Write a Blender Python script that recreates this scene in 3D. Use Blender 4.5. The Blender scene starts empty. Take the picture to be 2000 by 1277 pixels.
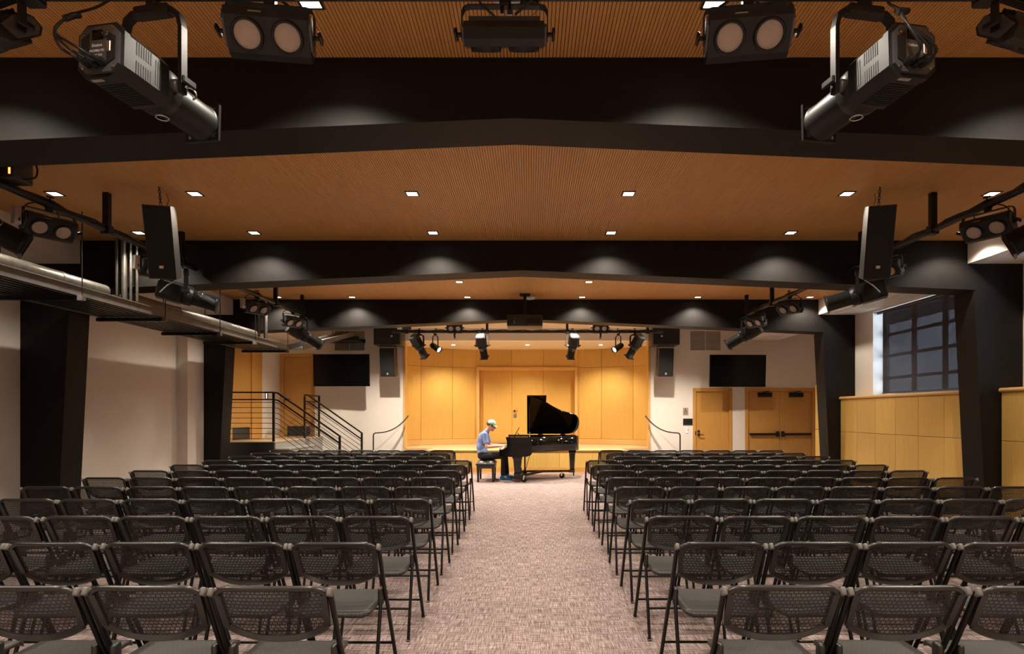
import bpy, bmesh, math, random
from mathutils import Vector, Matrix, Euler
R = math.radians
random.seed(7)
C = bpy.context.scene.collection
S = bpy.context.scene

# ------------------------------------------------------------------ camera, world, exposure
CAMZ = 1.51
F_PX = 1180.0
cam_d = bpy.data.cameras.new('camera')
cam_d.sensor_fit = 'HORIZONTAL'; cam_d.sensor_width = 36.0
cam_d.lens = 36.0 * F_PX / 2000.0
cam_d.shift_x = -34.5 / 2000.0
cam_d.shift_y = 169.5 / 2000.0
cam_d.clip_start = 0.05
cam = bpy.data.objects.new('camera', cam_d); C.objects.link(cam)
cam.location = (0, 0, CAMZ); cam.rotation_euler = (R(90), 0, 0)
S.camera = cam
S.view_settings.view_transform = 'Standard'
S.view_settings.look = 'None'
S.view_settings.gamma = 1.0
S.view_settings.use_curve_mapping = False
S.view_settings.exposure = 1.2
try:
    S.cycles.max_bounces = 7; S.cycles.diffuse_bounces = 4; S.cycles.glossy_bounces = 3
    S.cycles.caustics_reflective = False; S.cycles.caustics_refractive = False
    S.cycles.transparent_max_bounces = 24; S.cycles.sample_clamp_indirect = 6.0
    S.cycles.use_adaptive_sampling = True; S.cycles.adaptive_threshold = .035
    S.cycles.use_denoising = True
except Exception:
    pass
world = bpy.data.worlds.new('daylight'); S.world = world; world.use_nodes = True
bg = world.node_tree.nodes['Background']
bg.inputs[0].default_value = (0.62, 0.78, 1.0, 1); bg.inputs[1].default_value = 4.5
WARM = (1.0, 0.89, 0.75)
DOWN_W = 62.0          # each square ceiling downlight
STAGE_W = 95.0

# ------------------------------------------------------------------ materials
def lin(r, g, b):
    f = lambda c: (c/255/12.92) if c/255 <= .04045 else ((c/255+.055)/1.055)**2.4
    return (f(r), f(g), f(b), 1)
def newmat(name):
    m = bpy.data.materials.new(name); m.use_nodes = True
    return m, m.node_tree, m.node_tree.nodes['Principled BSDF']
def nd(t, typ, **kw):
    n = t.nodes.new(typ)
    for k, v in kw.items(): setattr(n, k, v)
    return n
def coords(t, scale, rnd=True):
    tc = nd(t, 'ShaderNodeTexCoord'); mp = nd(t, 'ShaderNodeMapping')
    mp.inputs['Scale'].default_value = scale
    if rnd:
        oi = nd(t, 'ShaderNodeObjectInfo'); mul = nd(t, 'ShaderNodeVectorMath', operation='SCALE')
        cb = nd(t, 'ShaderNodeCombineXYZ')
        for i in range(3): t.links.new(oi.outputs['Random'], cb.inputs[i])
        t.links.new(cb.outputs[0], mul.inputs[0]); mul.inputs['Scale'].default_value = 37.0
        ad = nd(t, 'ShaderNodeVectorMath', operation='ADD')
        t.links.new(tc.outputs['Object'], ad.inputs[0]); t.links.new(mul.outputs[0], ad.inputs[1])
        t.links.new(ad.outputs[0], mp.inputs[0])
    else:
        t.links.new(tc.outputs['Object'], mp.inputs[0])
    return mp.outputs[0]
def noise(t, vec, scale, detail=4, rough=.6):
    n = nd(t, 'ShaderNodeTexNoise'); n.inputs['Scale'].default_value = scale
    n.inputs['Detail'].default_value = detail; n.inputs['Roughness'].default_value = rough
    t.links.new(vec, n.inputs['Vector']); return n.outputs['Fac']
def ramp(t, fac, stops):
    r = nd(t, 'ShaderNodeValToRGB'); e = r.color_ramp.elements
    while len(e) < len(stops): e.new(.5)
    for i, (p, c) in enumerate(stops): e[i].position = p; e[i].color = c
    t.links.new(fac, r.inputs[0]); return r.outputs[0]
def bump(t, b, fac, strength, dist=.002):
    n = nd(t, 'ShaderNodeBump'); n.inputs['Strength'].default_value = strength; n.inputs['Distance'].default_value = dist
    t.links.new(fac, n.inputs['Height']); t.links.new(n.outputs[0], b.inputs['Normal'])
def M(name, rgb, rough=.5, metal=0.0, vary=.12, scale=6.0, bmp=0.0, bscale=200.0, coat=0.0, spec=.5):
    m, t, b = newmat(name)
    c = lin(*rgb); v = coords(t, (1, 1, 1))
    lo = tuple(x*(1-vary) for x in c[:3])+(1,); hi = tuple(min(1, x*(1+vary)) for x in c[:3])+(1,)
    t.links.new(ramp(t, noise(t, v, scale), [(.3, lo), (.7, hi)]), b.inputs['Base Color'])
    b.inputs['Roughness'].default_value = rough; b.inputs['Metallic'].default_value = metal
    b.inputs['Coat Weight'].default_value = coat; b.inputs['Specular IOR Level'].default_value = spec
    if bmp: bump(t, b, noise(t, v, bscale, 2), bmp)
    return m
def wood(name, a, c, stretch=(14, 14, .7), rough=.38, scale=3.0):
    m, t, b = newmat(name)
    v = coords(t, stretch)
    n1 = noise(t, v, scale, 6, .65)
    col = ramp(t, n1, [(.25, lin(*a)), (.75, lin(*c))])
    v2 = coords(t, tuple(s*6 for s in stretch)); n2 = noise(t, v2, scale, 3)
    mx = nd(t, 'ShaderNodeMix', data_type='RGBA', blend_type='MULTIPLY'); mx.inputs[0].default_value = .35
    t.links.new(col, mx.inputs[6]); t.links.new(ramp(t, n2, [(.3, (.7, .66, .6, 1)), (.6, (1, 1, 1, 1))]), mx.inputs[7])
    # each board its own shade
    oi = nd(t, 'ShaderNodeObjectInfo')
    m2 = nd(t, 'ShaderNodeMix', data_type='RGBA', blend_type='MULTIPLY'); m2.inputs[0].default_value = 1.0
    t.links.new(mx.outputs[2], m2.inputs[6])
    t.links.new(ramp(t, oi.outputs['Random'], [(0, (.9, .89, .87, 1)), (1, (1, 1, 1, 1))]), m2.inputs[7])
    t.links.new(m2.outputs[2], b.inputs['Base Color'])
    b.inputs['Roughness'].default_value = rough
    bump(t, b, n2, .04)
    return m
def glow(name, rgb, strength):
    m, t, b = newmat(name)
    b.inputs['Base Color'].default_value = lin(*rgb)
    b.inputs['Emission Color'].default_value = lin(*rgb); b.inputs['Emission Strength'].default_value = strength
    return m
MT = {}
MT['slat'] = wood('slat_wood', (222, 160, 90), (238, 182, 110), (8, .6, 8), .5)
MT['panel'] = wood('panel_wood', (206, 163, 84), (222, 182, 102), rough=.36)
MT['door'] = wood('door_wood', (198, 144, 70), (214, 162, 88), rough=.36)
MT['nosing'] = wood('nosing_wood', (216, 168, 100), (230, 186, 120), (.7, 14, 14), .35)
MT['stagefloor'] = wood('stage_floor_wood', (196, 164, 124), (214, 184, 146), (.7, 14, 14), .28)
MT['wall'] = M('wall_paint', (230, 222, 210), .75, vary=.02, bmp=.03, bscale=120)
MT['gyp'] = M('ceiling_paint', (214, 202, 188), .8, vary=.02)
MT['black'] = M('black_steel_paint', (29, 26, 24), .55, vary=.15, scale=9, bmp=.05, bscale=14, spec=.18)
MT['blacktrim'] = M('black_metal', (26, 26, 26), .4, .3)
MT['fixture'] = M('fixture_black', (36, 36, 35), .42, .35, bmp=.03, bscale=400)
MT['fixturegrey'] = M('fixture_grey', (92, 92, 90), .4, .5)
MT['cable'] = M('cable_rubber', (20, 20, 20), .5)
MT['steel'] = M('galvanised_steel', (118, 114, 106), .42, .85, vary=.2, scale=14)
MT['traygrey'] = M('tray_grey_steel', (120, 116, 110), .5, .4)
MT['chrome'] = M('chrome', (200, 200, 198), .15, 1.0, vary=.03)
MT['brass'] = M('dark_bronze', (60, 42, 28), .35, .8)
MT['frosted'] = M('frosted_lens', (186, 168, 152), .35, vary=.08, scale=10)
MT['glasslens'] = M('dark_lens_glass', (30, 32, 36), .05, .0, coat=1.0)
MT['grille'] = M('speaker_grille', (18, 18, 18), .55, .2, bmp=.3, bscale=700)
MT['cab'] = M('speaker_cabinet', (52, 50, 48), .38, .1, bmp=.2, bscale=500)
MT['badge'] = M('badge_silver', (190, 185, 180), .3, .6)
MT['plastic'] = M('chair_plastic', (36, 34, 32), .3, vary=.08, bmp=.0, bscale=300, spec=.75)
MT['tube'] = M('chair_tube', (26, 24, 22), .35, .4)
MT['cap'] = M('chair_cap', (120, 117, 112), .4, vary=.05)
MT['piano'] = M('piano_lacquer', (6, 5, 5), .06, vary=.1, coat=.2, spec=.35)
MT['pianoiron'] = M('truck_iron', (44, 40, 36), .4, .6)
MT['keys'] = M('ivory_keys', (236, 230, 216), .25, vary=.02)
MT['keysblack'] = M('ebony_keys', (12, 12, 12), .25)
MT['plate'] = M('gold_plate', (150, 104, 44), .3, .8)
MT['leather'] = M('black_leather', (46, 44, 46), .38, vary=.1, bmp=.1, bscale=160)
MT['skin'] = M('skin', (222, 170, 146), .5, vary=.05, scale=30)
MT['hair'] = M('brown_hair', (92, 58, 36), .55, vary=.3, scale=60)
MT['shirt'] = M('blue_cotton', (126, 144, 194), .85, vary=.06, scale=30, bmp=.1, bscale=300)
MT['trousers'] = M('black_denim', (24, 22, 22), .85, vary=.1, scale=40)
MT['capcloth'] = M('mint_cap', (176, 214, 190), .8, vary=.04, scale=30)
MT['shoe'] = M('blue_canvas', (20, 104, 158), .7, vary=.1, scale=50)
MT['rubber'] = M('white_rubber', (214, 210, 200), .6, vary=.04)
MT['granite'] = M('dark_granite', (42, 40, 40), .3, vary=.5, scale=90)
MT['stone'] = M('grey_stone', (148, 144, 136), .5, vary=.14, scale=50)
MT['greystep'] = M('grey_rubber_step', (116, 114, 110), .6, vary=.1, scale=20)
MT['screen'] = M('tv_screen', (5, 5, 6), .2, vary=.02, spec=.3)
MT['white'] = M('white_plastic', (226, 224, 220), .4, vary=.02)
MT['sign'] = M('sign_grey', (168, 156, 142), .4, vary=.03)
MT['signdark'] = M('sign_dark_print', (52, 44, 40), .5)
MT['louver'] = M('louver_grey', (200, 194, 186), .55, .0)
MT['blue'] = M('blue_plug', (40, 44, 120), .4)
MT['downglow'] = glow('downlight_lens', (255, 240, 222), 5.0)
MT['stageglow'] = glow('stage_downlight_lens', (255, 236, 205), 14.0)
MT['ledblue'] = glow('led_blue', (130, 150, 255), 3.0)
MT['ledwhite'] = glow('led_white', (200, 210, 255), 2.2)
MT['ledgreen'] = glow('led_orange', (255, 120, 40), 4.0)
MT['lampglow'] = glow('lit_lamp_lens', (255, 244, 226), 5.0)
def carpet():
    m, t, b = newmat('carpet_weave')
    n1 = noise(t, coords(t, (150, 7, 1), False), 1.0, 3, .7)
    n2 = noise(t, coords(t, (7, 130, 1), False), 1.0, 3, .7)
    n3 = noise(t, coords(t, (1.2, 1.2, 1), False), 1.0, 3)
    ad = nd(t, 'ShaderNodeMath', operation='ADD'); t.links.new(n1, ad.inputs[0]); t.links.new(n2, ad.inputs[1])
    hf = nd(t, 'ShaderNodeMath', operation='MULTIPLY'); t.links.new(ad.outputs[0], hf.inputs[0]); hf.inputs[1].default_value = .5
    col = ramp(t, hf.outputs[0], [(.38, lin(84, 71, 70)), (.5, lin(150, 131, 127)), (.61, lin(212, 193, 186))])
    mx = nd(t, 'ShaderNodeMix', data_type='RGBA', blend_type='MULTIPLY'); mx.inputs[0].default_value = .6
    t.links.new(col, mx.inputs[6]); t.links.new(ramp(t, n3, [(.3, (.78, .76, .76, 1)), (.7, (1, 1, 1, 1))]), mx.inputs[7])
    t.links.new(mx.outputs[2], b.inputs['Base Color']); b.inputs['Roughness'].default_value = .95
    b.inputs['Specular IOR Level'].default_value = .1
    bump(t, b, hf.outputs[0], .5, .004)
    return m
MT['carpet'] = carpet()
def meshback():
    m, t, b = newmat('chair_mesh_weave')
    tc = nd(t, 'ShaderNodeTexCoord'); sp = nd(t, 'ShaderNodeSeparateXYZ'); cb = nd(t, 'ShaderNodeCombineXYZ')
    t.links.new(tc.outputs['Object'], sp.inputs[0]); t.links.new(sp.outputs[0], cb.inputs[0]); t.links.new(sp.outputs[2], cb.inputs[1])
    br = nd(t, 'ShaderNodeTexBrick'); t.links.new(cb.outputs[0], br.inputs['Vector'])
    br.inputs['Scale'].default_value = 1.0; br.inputs['Brick Width'].default_value = .019; br.inputs['Row Height'].default_value = .0155
    br.inputs['Mortar Size'].default_value = .0026; br.inputs['Mortar Smooth'].default_value = .2
    br.offset = .5
    wv = nd(t, 'ShaderNodeTexWave', wave_type='BANDS', bands_direction='X'); wv.inputs['Scale'].default_value = 70.0
    t.links.new(cb.outputs[0], wv.inputs['Vector'])
    ma = nd(t, 'ShaderNodeMath', operation='MULTIPLY_ADD'); t.links.new(wv.outputs['Fac'], ma.inputs[0]); ma.inputs[1].default_value = .42; ma.inputs[2].default_value = .42
    mx = nd(t, 'ShaderNodeMath', operation='MAXIMUM'); t.links.new(ma.outputs[0], mx.inputs[0])
    mo = nd(t, 'ShaderNodeMath', operation='MULTIPLY'); t.links.new(br.outputs['Fac'], mo.inputs[0]); mo.inputs[1].default_value = .96
    t.links.new(mo.outputs[0], mx.inputs[1])
    b.inputs['Base Color'].default_value = lin(34, 32, 30); b.inputs['Roughness'].default_value = .5
    t.links.new(mx.outputs[0], b.inputs['Alpha'])
    return m
MT['mesh'] = meshback()
def seatmat():
    m, t, b = newmat('chair_seat_weave')
    v = coords(t, (1, 1, 1), False)
    br = nd(t, 'ShaderNodeTexBrick'); t.links.new(v, br.inputs['Vector'])
    br.inputs['Scale'].default_value = 1.0; br.inputs['Brick Width'].default_value = .022; br.inputs['Row Height'].default_value = .019
    br.inputs['Mortar Size'].default_value = .002; br.offset = .5
    br.inputs['Color1'].default_value = lin(66, 64, 60); br.inputs['Color2'].default_value = lin(60, 58, 55); br.inputs['Mortar'].default_value = lin(44, 42, 40)
    t.links.new(br.outputs['Color'], b.inputs['Base Color']); b.inputs['Roughness'].default_value = .42
    bump(t, b, br.outputs['Fac'], .5, -.001)
    return m
MT['seat'] = seatmat()
def shade():
    m, t, b = newmat('window_shade_screen')
    b.inputs['Base Color'].default_value = lin(54, 56, 66); b.inputs['Roughness'].default_value = .8
    v = coords(t, (1, 1, 1), False)
    f = noise(t, v, 600.0, 1)
    b.inputs['Alpha'].default_value = .912
    bump(t, b, f, .1)
    return m
MT['shade'] = shade()
def paneglass():
    m, t, b = newmat('window_glass')
    b.inputs['Base Color'].default_value = (.9, .95, 1, 1); b.inputs['Roughness'].default_value = .02
    b.inputs['Alpha'].default_value = .12
    return m
MT['glass'] = paneglass()

# ------------------------------------------------------------------ mesh builder
def frame_of(d):
    d = Vector(d).normalized()
    a = Vector((0, 0, 1)) if abs(d.z) < .9 else Vector((1, 0, 0))
    u = d.cross(a).normalized(); return d, u, u.cross(d).normalized()
class MB:
    def __init__(s): s.v = []; s.f = []; s.sm = []; s.mx = Matrix.Identity(4)
    def add(s, vs, fs, smooth=False):
        o = len(s.v); s.v += [tuple(s.mx @ Vector(p)) for p in vs]
        s.f += [tuple(i+o for i in f) for f in fs]; s.sm += [smooth]*len(fs); return s
    def box(s, x0, x1, y0, y1, z0, z1):
        return s.add([(x0,y0,z0),(x1,y0,z0),(x1,y1,z0),(x0,y1,z0),(x0,y0,z1),(x1,y0,z1),(x1,y1,z1),(x0,y1,z1)],
                     [(0,3,2,1),(4,5,6,7),(0,1,5,4),(1,2,6,5),(2,3,7,6),(3,0,4,7)])
    def cbox(s, c, d): return s.box(c[0]-d[0]/2, c[0]+d[0]/2, c[1]-d[1]/2, c[1]+d[1]/2, c[2]-d[2]/2, c[2]+d[2]/2)
    def rbox(s, x0, x1, y0, y1, z0, z1, r=.01, seg=2):
        bm = bmesh.new(); bmesh.ops.create_cube(bm, size=1.0)
        for v in bm.verts:
            v.co = Vector(((x0+x1)/2+v.co.x*(x1-x0), (y0+y1)/2+v.co.y*(y1-y0), (z0+z1)/2+v.co.z*(z1-z0)))
        bmesh.ops.bevel(bm, geom=bm.edges[:], offset=r, segments=seg, affect='EDGES', profile=.5)
        bm.verts.index_update()
        s.add([v.co[:] for v in bm.verts], [[v.index for v in f.verts] for f in bm.faces], seg > 1); bm.free(); return s
    def cyl(s, p0, p1, r0, r1=None, n=14, caps=True):
        r1 = r0 if r1 is None else r1; p0 = Vector(p0); p1 = Vector(p1); d, u, w = frame_of(p1-p0)
        A = [p0+u*math.cos(2*math.pi*i/n)*r0+w*math.sin(2*math.pi*i/n)*r0 for i in range(n)]
        B = [p1+u*math.cos(2*math.pi*i/n)*r1+w*math.sin(2*math.pi*i/n)*r1 for i in range(n)]
        s.add(A+B, [(i, (i+1) % n, n+(i+1) % n, n+i) for i in range(n)], True)
        if caps: s.add(A, [tuple(range(n))[::-1]]); s.add(B, [tuple(range(n))])
        return s
    def lathe(s, prof, o=(0,0,0), d=(0,0,1), n=24, smooth=True):
        o = Vector(o); d, u, w = frame_of(d); vs = []; fs = []
        for r, h in prof:
            for i in range(n):
                a = 2*math.pi*i/n; vs.append(o+d*h+(u*math.cos(a)+w*math.sin(a))*r)
        for k in range(len(prof)-1):
            for i in range(n):
                j = (i+1) % n; fs.append((k*n+i, k*n+j, (k+1)*n+j, (k+1)*n+i))
        return s.add(vs, fs, smooth)
    def tube(s, pts, r, n=8, caps=True):
        P = [Vector(p) for p in pts]; vs = []; fs = []; m = len(P)
        rr = r if isinstance(r, (list, tuple)) else [r]*m
        d0, u, w = frame_of(P[1]-P[0])
        for i in range(m):
            t = (P[min(i+1, m-1)]-P[max(i-1, 0)]).normalized()
            u = (u-t*u.dot(t)).normalized(); w = t.cross(u)
            for k in range(n):
                a = 2*math.pi*k/n; vs.append(P[i]+(u*math.cos(a)+w*math.sin(a))*rr[i])
        for i in range(m-1):
            for k in range(n):
                j = (k+1) % n; fs.append((i*n+k, i*n+j, (i+1)*n+j, (i+1)*n+k))
        s.add(vs, fs, True)
        if caps: s.add(vs[:n], [tuple(range(n))[::-1]]); s.add(vs[-n:], [tuple(range(n))])
        return s
    def bar(s, pts, w, h, side):
        """flat bar swept along pts; side = constant direction of the width w"""
        P = [Vector(p) for p in pts]; sd = Vector(side).normalized(); vs = []; fs = []; m = len(P)
        for i in range(m):
            t = (P[min(i+1, m-1)]-P[max(i-1, 0)]).normalized(); nrm = t.cross(sd).normalized()
            k = 1.0
            if 0 < i < m-1:
                c = (P[i+1]-P[i]).normalized().dot((P[i]-P[i-1]).normalized()); k = 1/math.sqrt(max(.2, (1+c)/2))
            for a, b in ((-1,-1), (1,-1), (1,1), (-1,1)): vs.append(P[i]+sd*a*w/2+nrm*b*h/2*k)
        for i in range(m-1):
            for a in range(4):
                b = (a+1) % 4; fs.append((i*4+a, i*4+b, i*4+4+b, i*4+4+a))
        fs += [(3,2,1,0), tuple((m-1)*4+a for a in range(4))]
        return s.add(vs, fs)
    def prism(s, poly, a0, a1, axis='y', smooth=False):
        """poly in the two other axes (order xz for y, yz for x, xy for z), extruded along axis"""
        def P(p, a):
            return (p[0], a, p[1]) if axis == 'y' else (a, p[0], p[1]) if axis == 'x' else (p[0], p[1], a)
        n = len(poly); A = [P(p, a0) for p in poly]; B = [P(p, a1) for p in poly]
        s.add(A, [tuple(range(n))]); s.add(B, [tuple(range(n))[::-1]])
        return s.add(A+B, [(i, n+i, n+(i+1) % n, (i+1) % n) for i in range(n)], smooth)
    def sphere(s, c, r, n=14, m=8):
        rx, ry, rz = r if isinstance(r, (tuple, list)) else (r, r, r)
        vs = []; fs = []
        for i in range(m+1):
            ph = math.pi*i/m
            for k in range(n):
                a = 2*math.pi*k/n
                vs.append((c[0]+rx*math.sin(ph)*math.cos(a), c[1]+ry*math.sin(ph)*math.sin(a), c[2]+rz*math.cos(ph)))
        for i in range(m):
            for k in range(n): fs.append((i*n+k, (i+1)*n+k, (i+1)*n+(k+1) % n, i*n+(k+1) % n))
        return s.add(vs, fs, True)
    def surf(s, fn, nu, nv, thick=None, smooth=True):
        vs = []; fs = []
        for i in range(nu+1):
            for j in range(nv+1): vs.append(Vector(fn(i/nu, j/nv)))
        g = lambda i, j: i*(nv+1)+j
        for i in range(nu):
            for j in range(nv): fs.append((g(i,j), g(i+1,j), g(i+1,j+1), g(i,j+1)))
        if thick:
            k = len(vs); T = Vector(thick); vs = vs+[v+T for v in vs]; f2 = [tuple(a+k for a in f)[::-1] for f in fs]
            ed = [(g(i,0), g(i+1,0)) for i in range(nu)]+[(g(nu,j), g(nu,j+1)) for j in range(nv)]
            ed += [(g(i+1,nv), g(i,nv)) for i in range(nu)]+[(g(0,j+1), g(0,j)) for j in range(nv)]
            fs = fs+f2+[(a, a+k, b+k, b) for a, b in ed]
        return s.add(vs, fs, smooth)
    def mesh(s, name):
        me = bpy.data.meshes.new(name); me.from_pydata(s.v, [], s.f)
        me.polygons.foreach_set('use_smooth', s.sm)
        bm = bmesh.new(); bm.from_mesh(me); bmesh.ops.recalc_face_normals(bm, faces=bm.faces[:]); bm.to_mesh(me); bm.free()
        me.update(); return me
    def build(s, name, mat, parent=None, loc=(0,0,0), rot=(0,0,0)):
        return inst(name, s.mesh(name), mat, parent, loc, rot)
def inst(name, me, mat=None, parent=None, loc=(0,0,0), rot=(0,0,0)):
    if mat is not None and not me.materials: me.materials.append(MT[mat] if isinstance(mat, str) else mat)
    o = bpy.data.objects.new(name, me); C.objects.link(o); o.parent = parent
    o.location = loc; o.rotation_euler = rot; return o
def thing(name, label, cat, loc=(0,0,0), rot=(0,0,0), group=None, scale=1.0):
    o = bpy.data.objects.new(name, None); C.objects.link(o); o.location = loc; o.rotation_euler = rot
    o.scale = (scale,)*3; o.empty_display_size = .1
    return tag(o, label, cat, group)
def tag(o, label, cat, group=None):
    o['label'] = label; o['category'] = cat
    if group: o['group'] = group
    return o
def struct(o, label=None):
    o['kind'] = 'structure'
    if label: o['label'] = label
    return o
def spot(name, parent, loc, target, watts, size, blend=.3, radius=.05, color=WARM):
    l = bpy.data.lights.new(name, 'SPOT'); l.energy = watts; l.color = color
    l.spot_size = R(size); l.spot_blend = blend; l.shadow_soft_size = radius
    o = bpy.data.objects.new(name, l); C.objects.link(o); o.parent = parent; o.location = loc
    d = Vector(target)-Vector(loc)
    o.rotation_euler = d.to_track_quat('-Z', 'Y').to_euler(); return o
def text_mesh(txt, size):
    cu = bpy.data.curves.new('lettering', 'FONT'); cu.body = txt; cu.size = size; cu.extrude = .0004; cu.align_x = 'CENTER'
    o = bpy.data.objects.new('lettering', cu); C.objects.link(o)
    me = bpy.data.meshes.new_from_object(o); bpy.data.objects.remove(o); return me
X0 = -0.10
def mir(x): return 2*X0-x
ORD = ['first', 'second', 'third', 'fourth', 'fifth', 'sixth', 'seventh', 'eighth', 'ninth', 'tenth', 'eleventh', 'twelfth']

# ------------------------------------------------------------------ room shell
ZC = 3.76
YB = [-0.22, 3.816, 7.85, 11.90]      # front faces of the four steel frames
T = 0.36
YE = 16.0                             # stage end wall
XL, XR = -6.62, 6.41                  # side walls
XP = 6.12                             # face of the right wainscot
Y_BEHIND = -4.6
def holed(b, x0, x1, z0, z1, y0, y1, holes, axis='y'):
    xs = sorted({x0, x1, *[h[0] for h in holes], *[h[1] for h in holes]})
    zs = sorted({z0, z1, *[h[2] for h in holes], *[h[3] for h in holes]})
    for a, c in zip(xs, xs[1:]):
        for d, e in zip(zs, zs[1:]):
            m, n = (a+c)/2, (d+e)/2
            if any(h[0] < m < h[1] and h[2] < n < h[3] for h in holes): continue
            if axis == 'y': b.box(a, c, y0, y1, d, e)
            else: b.box(y0, y1, a, c, d, e)
    return b
b = MB(); b.box(-8.2, 9.2, Y_BEHIND-.2, 20.5, -.12, 0)
floor = struct(b.build('floor', 'carpet'), 'woven greige carpet floor')
SX0, SX1 = -5.84, 5.69
b = MB(); b.box(-8.2, 9.2, Y_BEHIND-.2, 16.2, ZC+.018, ZC+.2)
ceiling = struct(b.build('ceiling', 'black'), 'dark backing of the slatted ceiling')
# slats: one joined part for each bay (several hundred thin laths a bay)
bays = [(Y_BEHIND, YB[0]), (YB[0]+T, YB[1]), (YB[1]+T, YB[2]), (YB[2]+T, YB[3])]
for y0, y1 in bays:
    b = MB(); x = SX0+.004
    while x < SX1-.018:
        b.add([(x,y0,ZC+.018),(x,y0,ZC),(x+.018,y0,ZC),(x+.018,y0,ZC+.018),(x,y1,ZC+.018),(x,y1,ZC),(x+.018,y1,ZC),(x+.018,y1,ZC+.018)],
              [(0,4,5,1),(1,5,6,2),(2,6,7,3)]); x += .022
    o = b.build('slats', 'slat', ceiling); o['kind'] = 'stuff'; o['label'] = 'narrow wooden ceiling slats'
b = MB(); b.box(SX0, 7.7, YB[3]+T, YE, ZC, ZC+.018)
b.build('plaster_ceiling', 'gyp', ceiling)
# side walls
b = MB(); b.box(XL-.2, XL, Y_BEHIND, 11.34, 0, ZC+.02)
b.box(XL-.2, -6.42, 11.34, YB[3]+T, 0, ZC+.02)
b.box(XL-.2, XL, YB[3]+T, YE+.2, 0, ZC+.02)
wall_left = struct(b.build('wall_left', 'wall'), 'cream painted wall behind the cable tray')
wins = [(4.55, 7.28, 1.86, 3.42), (8.60, 11.28, 1.86, 3.42)]
b = MB(); holed(b, Y_BEHIND, YB[3]+T, 0, ZC+.02, XR, XR+.3, wins, 'x')
wall_right = struct(b.build('wall_right', 'wall'), 'cream window wall above the wood wainscot')
b = MB(); b.box(7.65, 7.85, 13.45, YE+.2, 0, ZC+.02); b.box(XR, XR+.3, YB[3]+T, 13.45, 0, ZC+.02); b.box(XR+.3, 7.85, 13.25, 13.45, 0, ZC+.02)
struct(b.build('wall_right', 'wall'), 'wall of the recess beside the double door')
b = MB(); b.box(XL-.2, XR+.3, Y_BEHIND-.2, Y_BEHIND, 0, ZC+.02)
struct(b.build('wall_front', 'wall'), 'wall behind the audience')
STG = (-3.29, 3.14, 0.0, 3.45)
D_L = (-6.60, -5.69, .915, 3.10); D_S = (4.32, 5.36, 0, 2.19); D_D = (5.70, 7.56, 0, 2.19)
b = MB(); holed(b, XL, 7.66, 0, ZC+.02, YE, YE+.2, [STG, D_L, D_S, D_D])
wall_back = struct(b.build('wall_back', 'wall'), 'white end wall around the stage opening')
b = MB(); b.box(-6.8, -5.6, YE+.2, YE+.26, .0, 3.2); b.box(4.2, 7.85, YE+.2, YE+.26, 0, 2.3)  # unseen plates added close behind the door holes to keep daylight from leaking in
struct(b.build('wall_back', 'wall'), 'unseen plate added behind the doors to block daylight')
# soffits along both side walls, between the frames
segs = bays[:]+[(YB[3]+T, YE)]
for i, (y0, y1) in enumerate(segs):
    b = MB(); b.box(XL, SX0, y0, y1, 3.46, ZC+.018)
    struct(b.build('trim_1', 'wall'), 'cream soffit along the left wall')
    b = MB(); b.box(SX1, XR if i < 4 else 6.6, y0, y1, 3.46, ZC+.018)
    struct(b.build('trim_2', 'wall'), 'cream soffit along the window wall')
# linear slot grilles under the window soffit
for k, (y0, y1) in enumerate([(4.6, 7.4), (8.6, 11.6), (13.2, 15.6)]):
    g = thing('linear_grille', ['long slotted air grille under the soffit nearest the camera, window side',
              'long slotted air grille above the grey window shade', 'slotted air grille in the ceiling before the double door'][k],
              'air grille', (0, 0, 3.452), group='slot grilles along the window side')
    xa = 5.86 if k < 2 else 5.88
    b = MB(); b.box(xa, xa+.50, y0, y1, .0, .008); b.build('backing', 'wall', g)
    for j in range(7):
        b = MB(); b.box(xa+.02+j*.07, xa+.06+j*.07, y0+.02, y1-.02, -.018, 0); b.build('blade', 'white', g)
# steel portal frames
def xin(z): return 6.04-(.16)*z/3.14
for i, y in enumerate(YB):
    fr = struct(bpy.data.objects.new('steel_frame', None)); C.objects.link(fr); fr.location = (X0, y, 0)
    fr['label'] = ['black steel frame above the camera', 'nearest black gabled ceiling beam with its columns', 'middle black gabled ceiling beam with its columns',
                   'farthest black gabled ceiling beam, nearest the stage'][i]
    for s in (-1, 1):
        ow = 6.52 if s < 0 else 6.51
        if i == 3 and s < 0: ow = 6.32
        b = MB(); b.prism([(s*xin(0), 0), (s*ow, 0), (s*ow, ZC+.018), (s*xin(3.14), ZC+.018), (s*xin(3.14), 3.14)], 0, T)
        b.build('column', 'black', fr)
        b = MB(); b.prism([(s*(xin(0)-.012), .0), (s*xin(0), 0), (s*xin(3.10), 3.10), (s*(xin(3.10)-.012), 3.10)], -.006, T+.006)
        b.build('column_flange', 'black', fr)
    b = MB(); b.prism([(-xin(3.14), 3.14), (0, 3.395), (xin(3.14), 3.14), (xin(3.14), ZC+.018), (-xin(3.14), ZC+.018)], 0, T)
    b.build('beam', 'black', fr)
    b = MB(); b.prism([(-xin(3.14), 3.118), (0, 3.373), (xin(3.14), 3.118), (xin(3.14), 3.14), (0, 3.395), (-xin(3.14), 3.14)], -.008, T+.008)
    b.build('beam_flange', 'black', fr)

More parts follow.
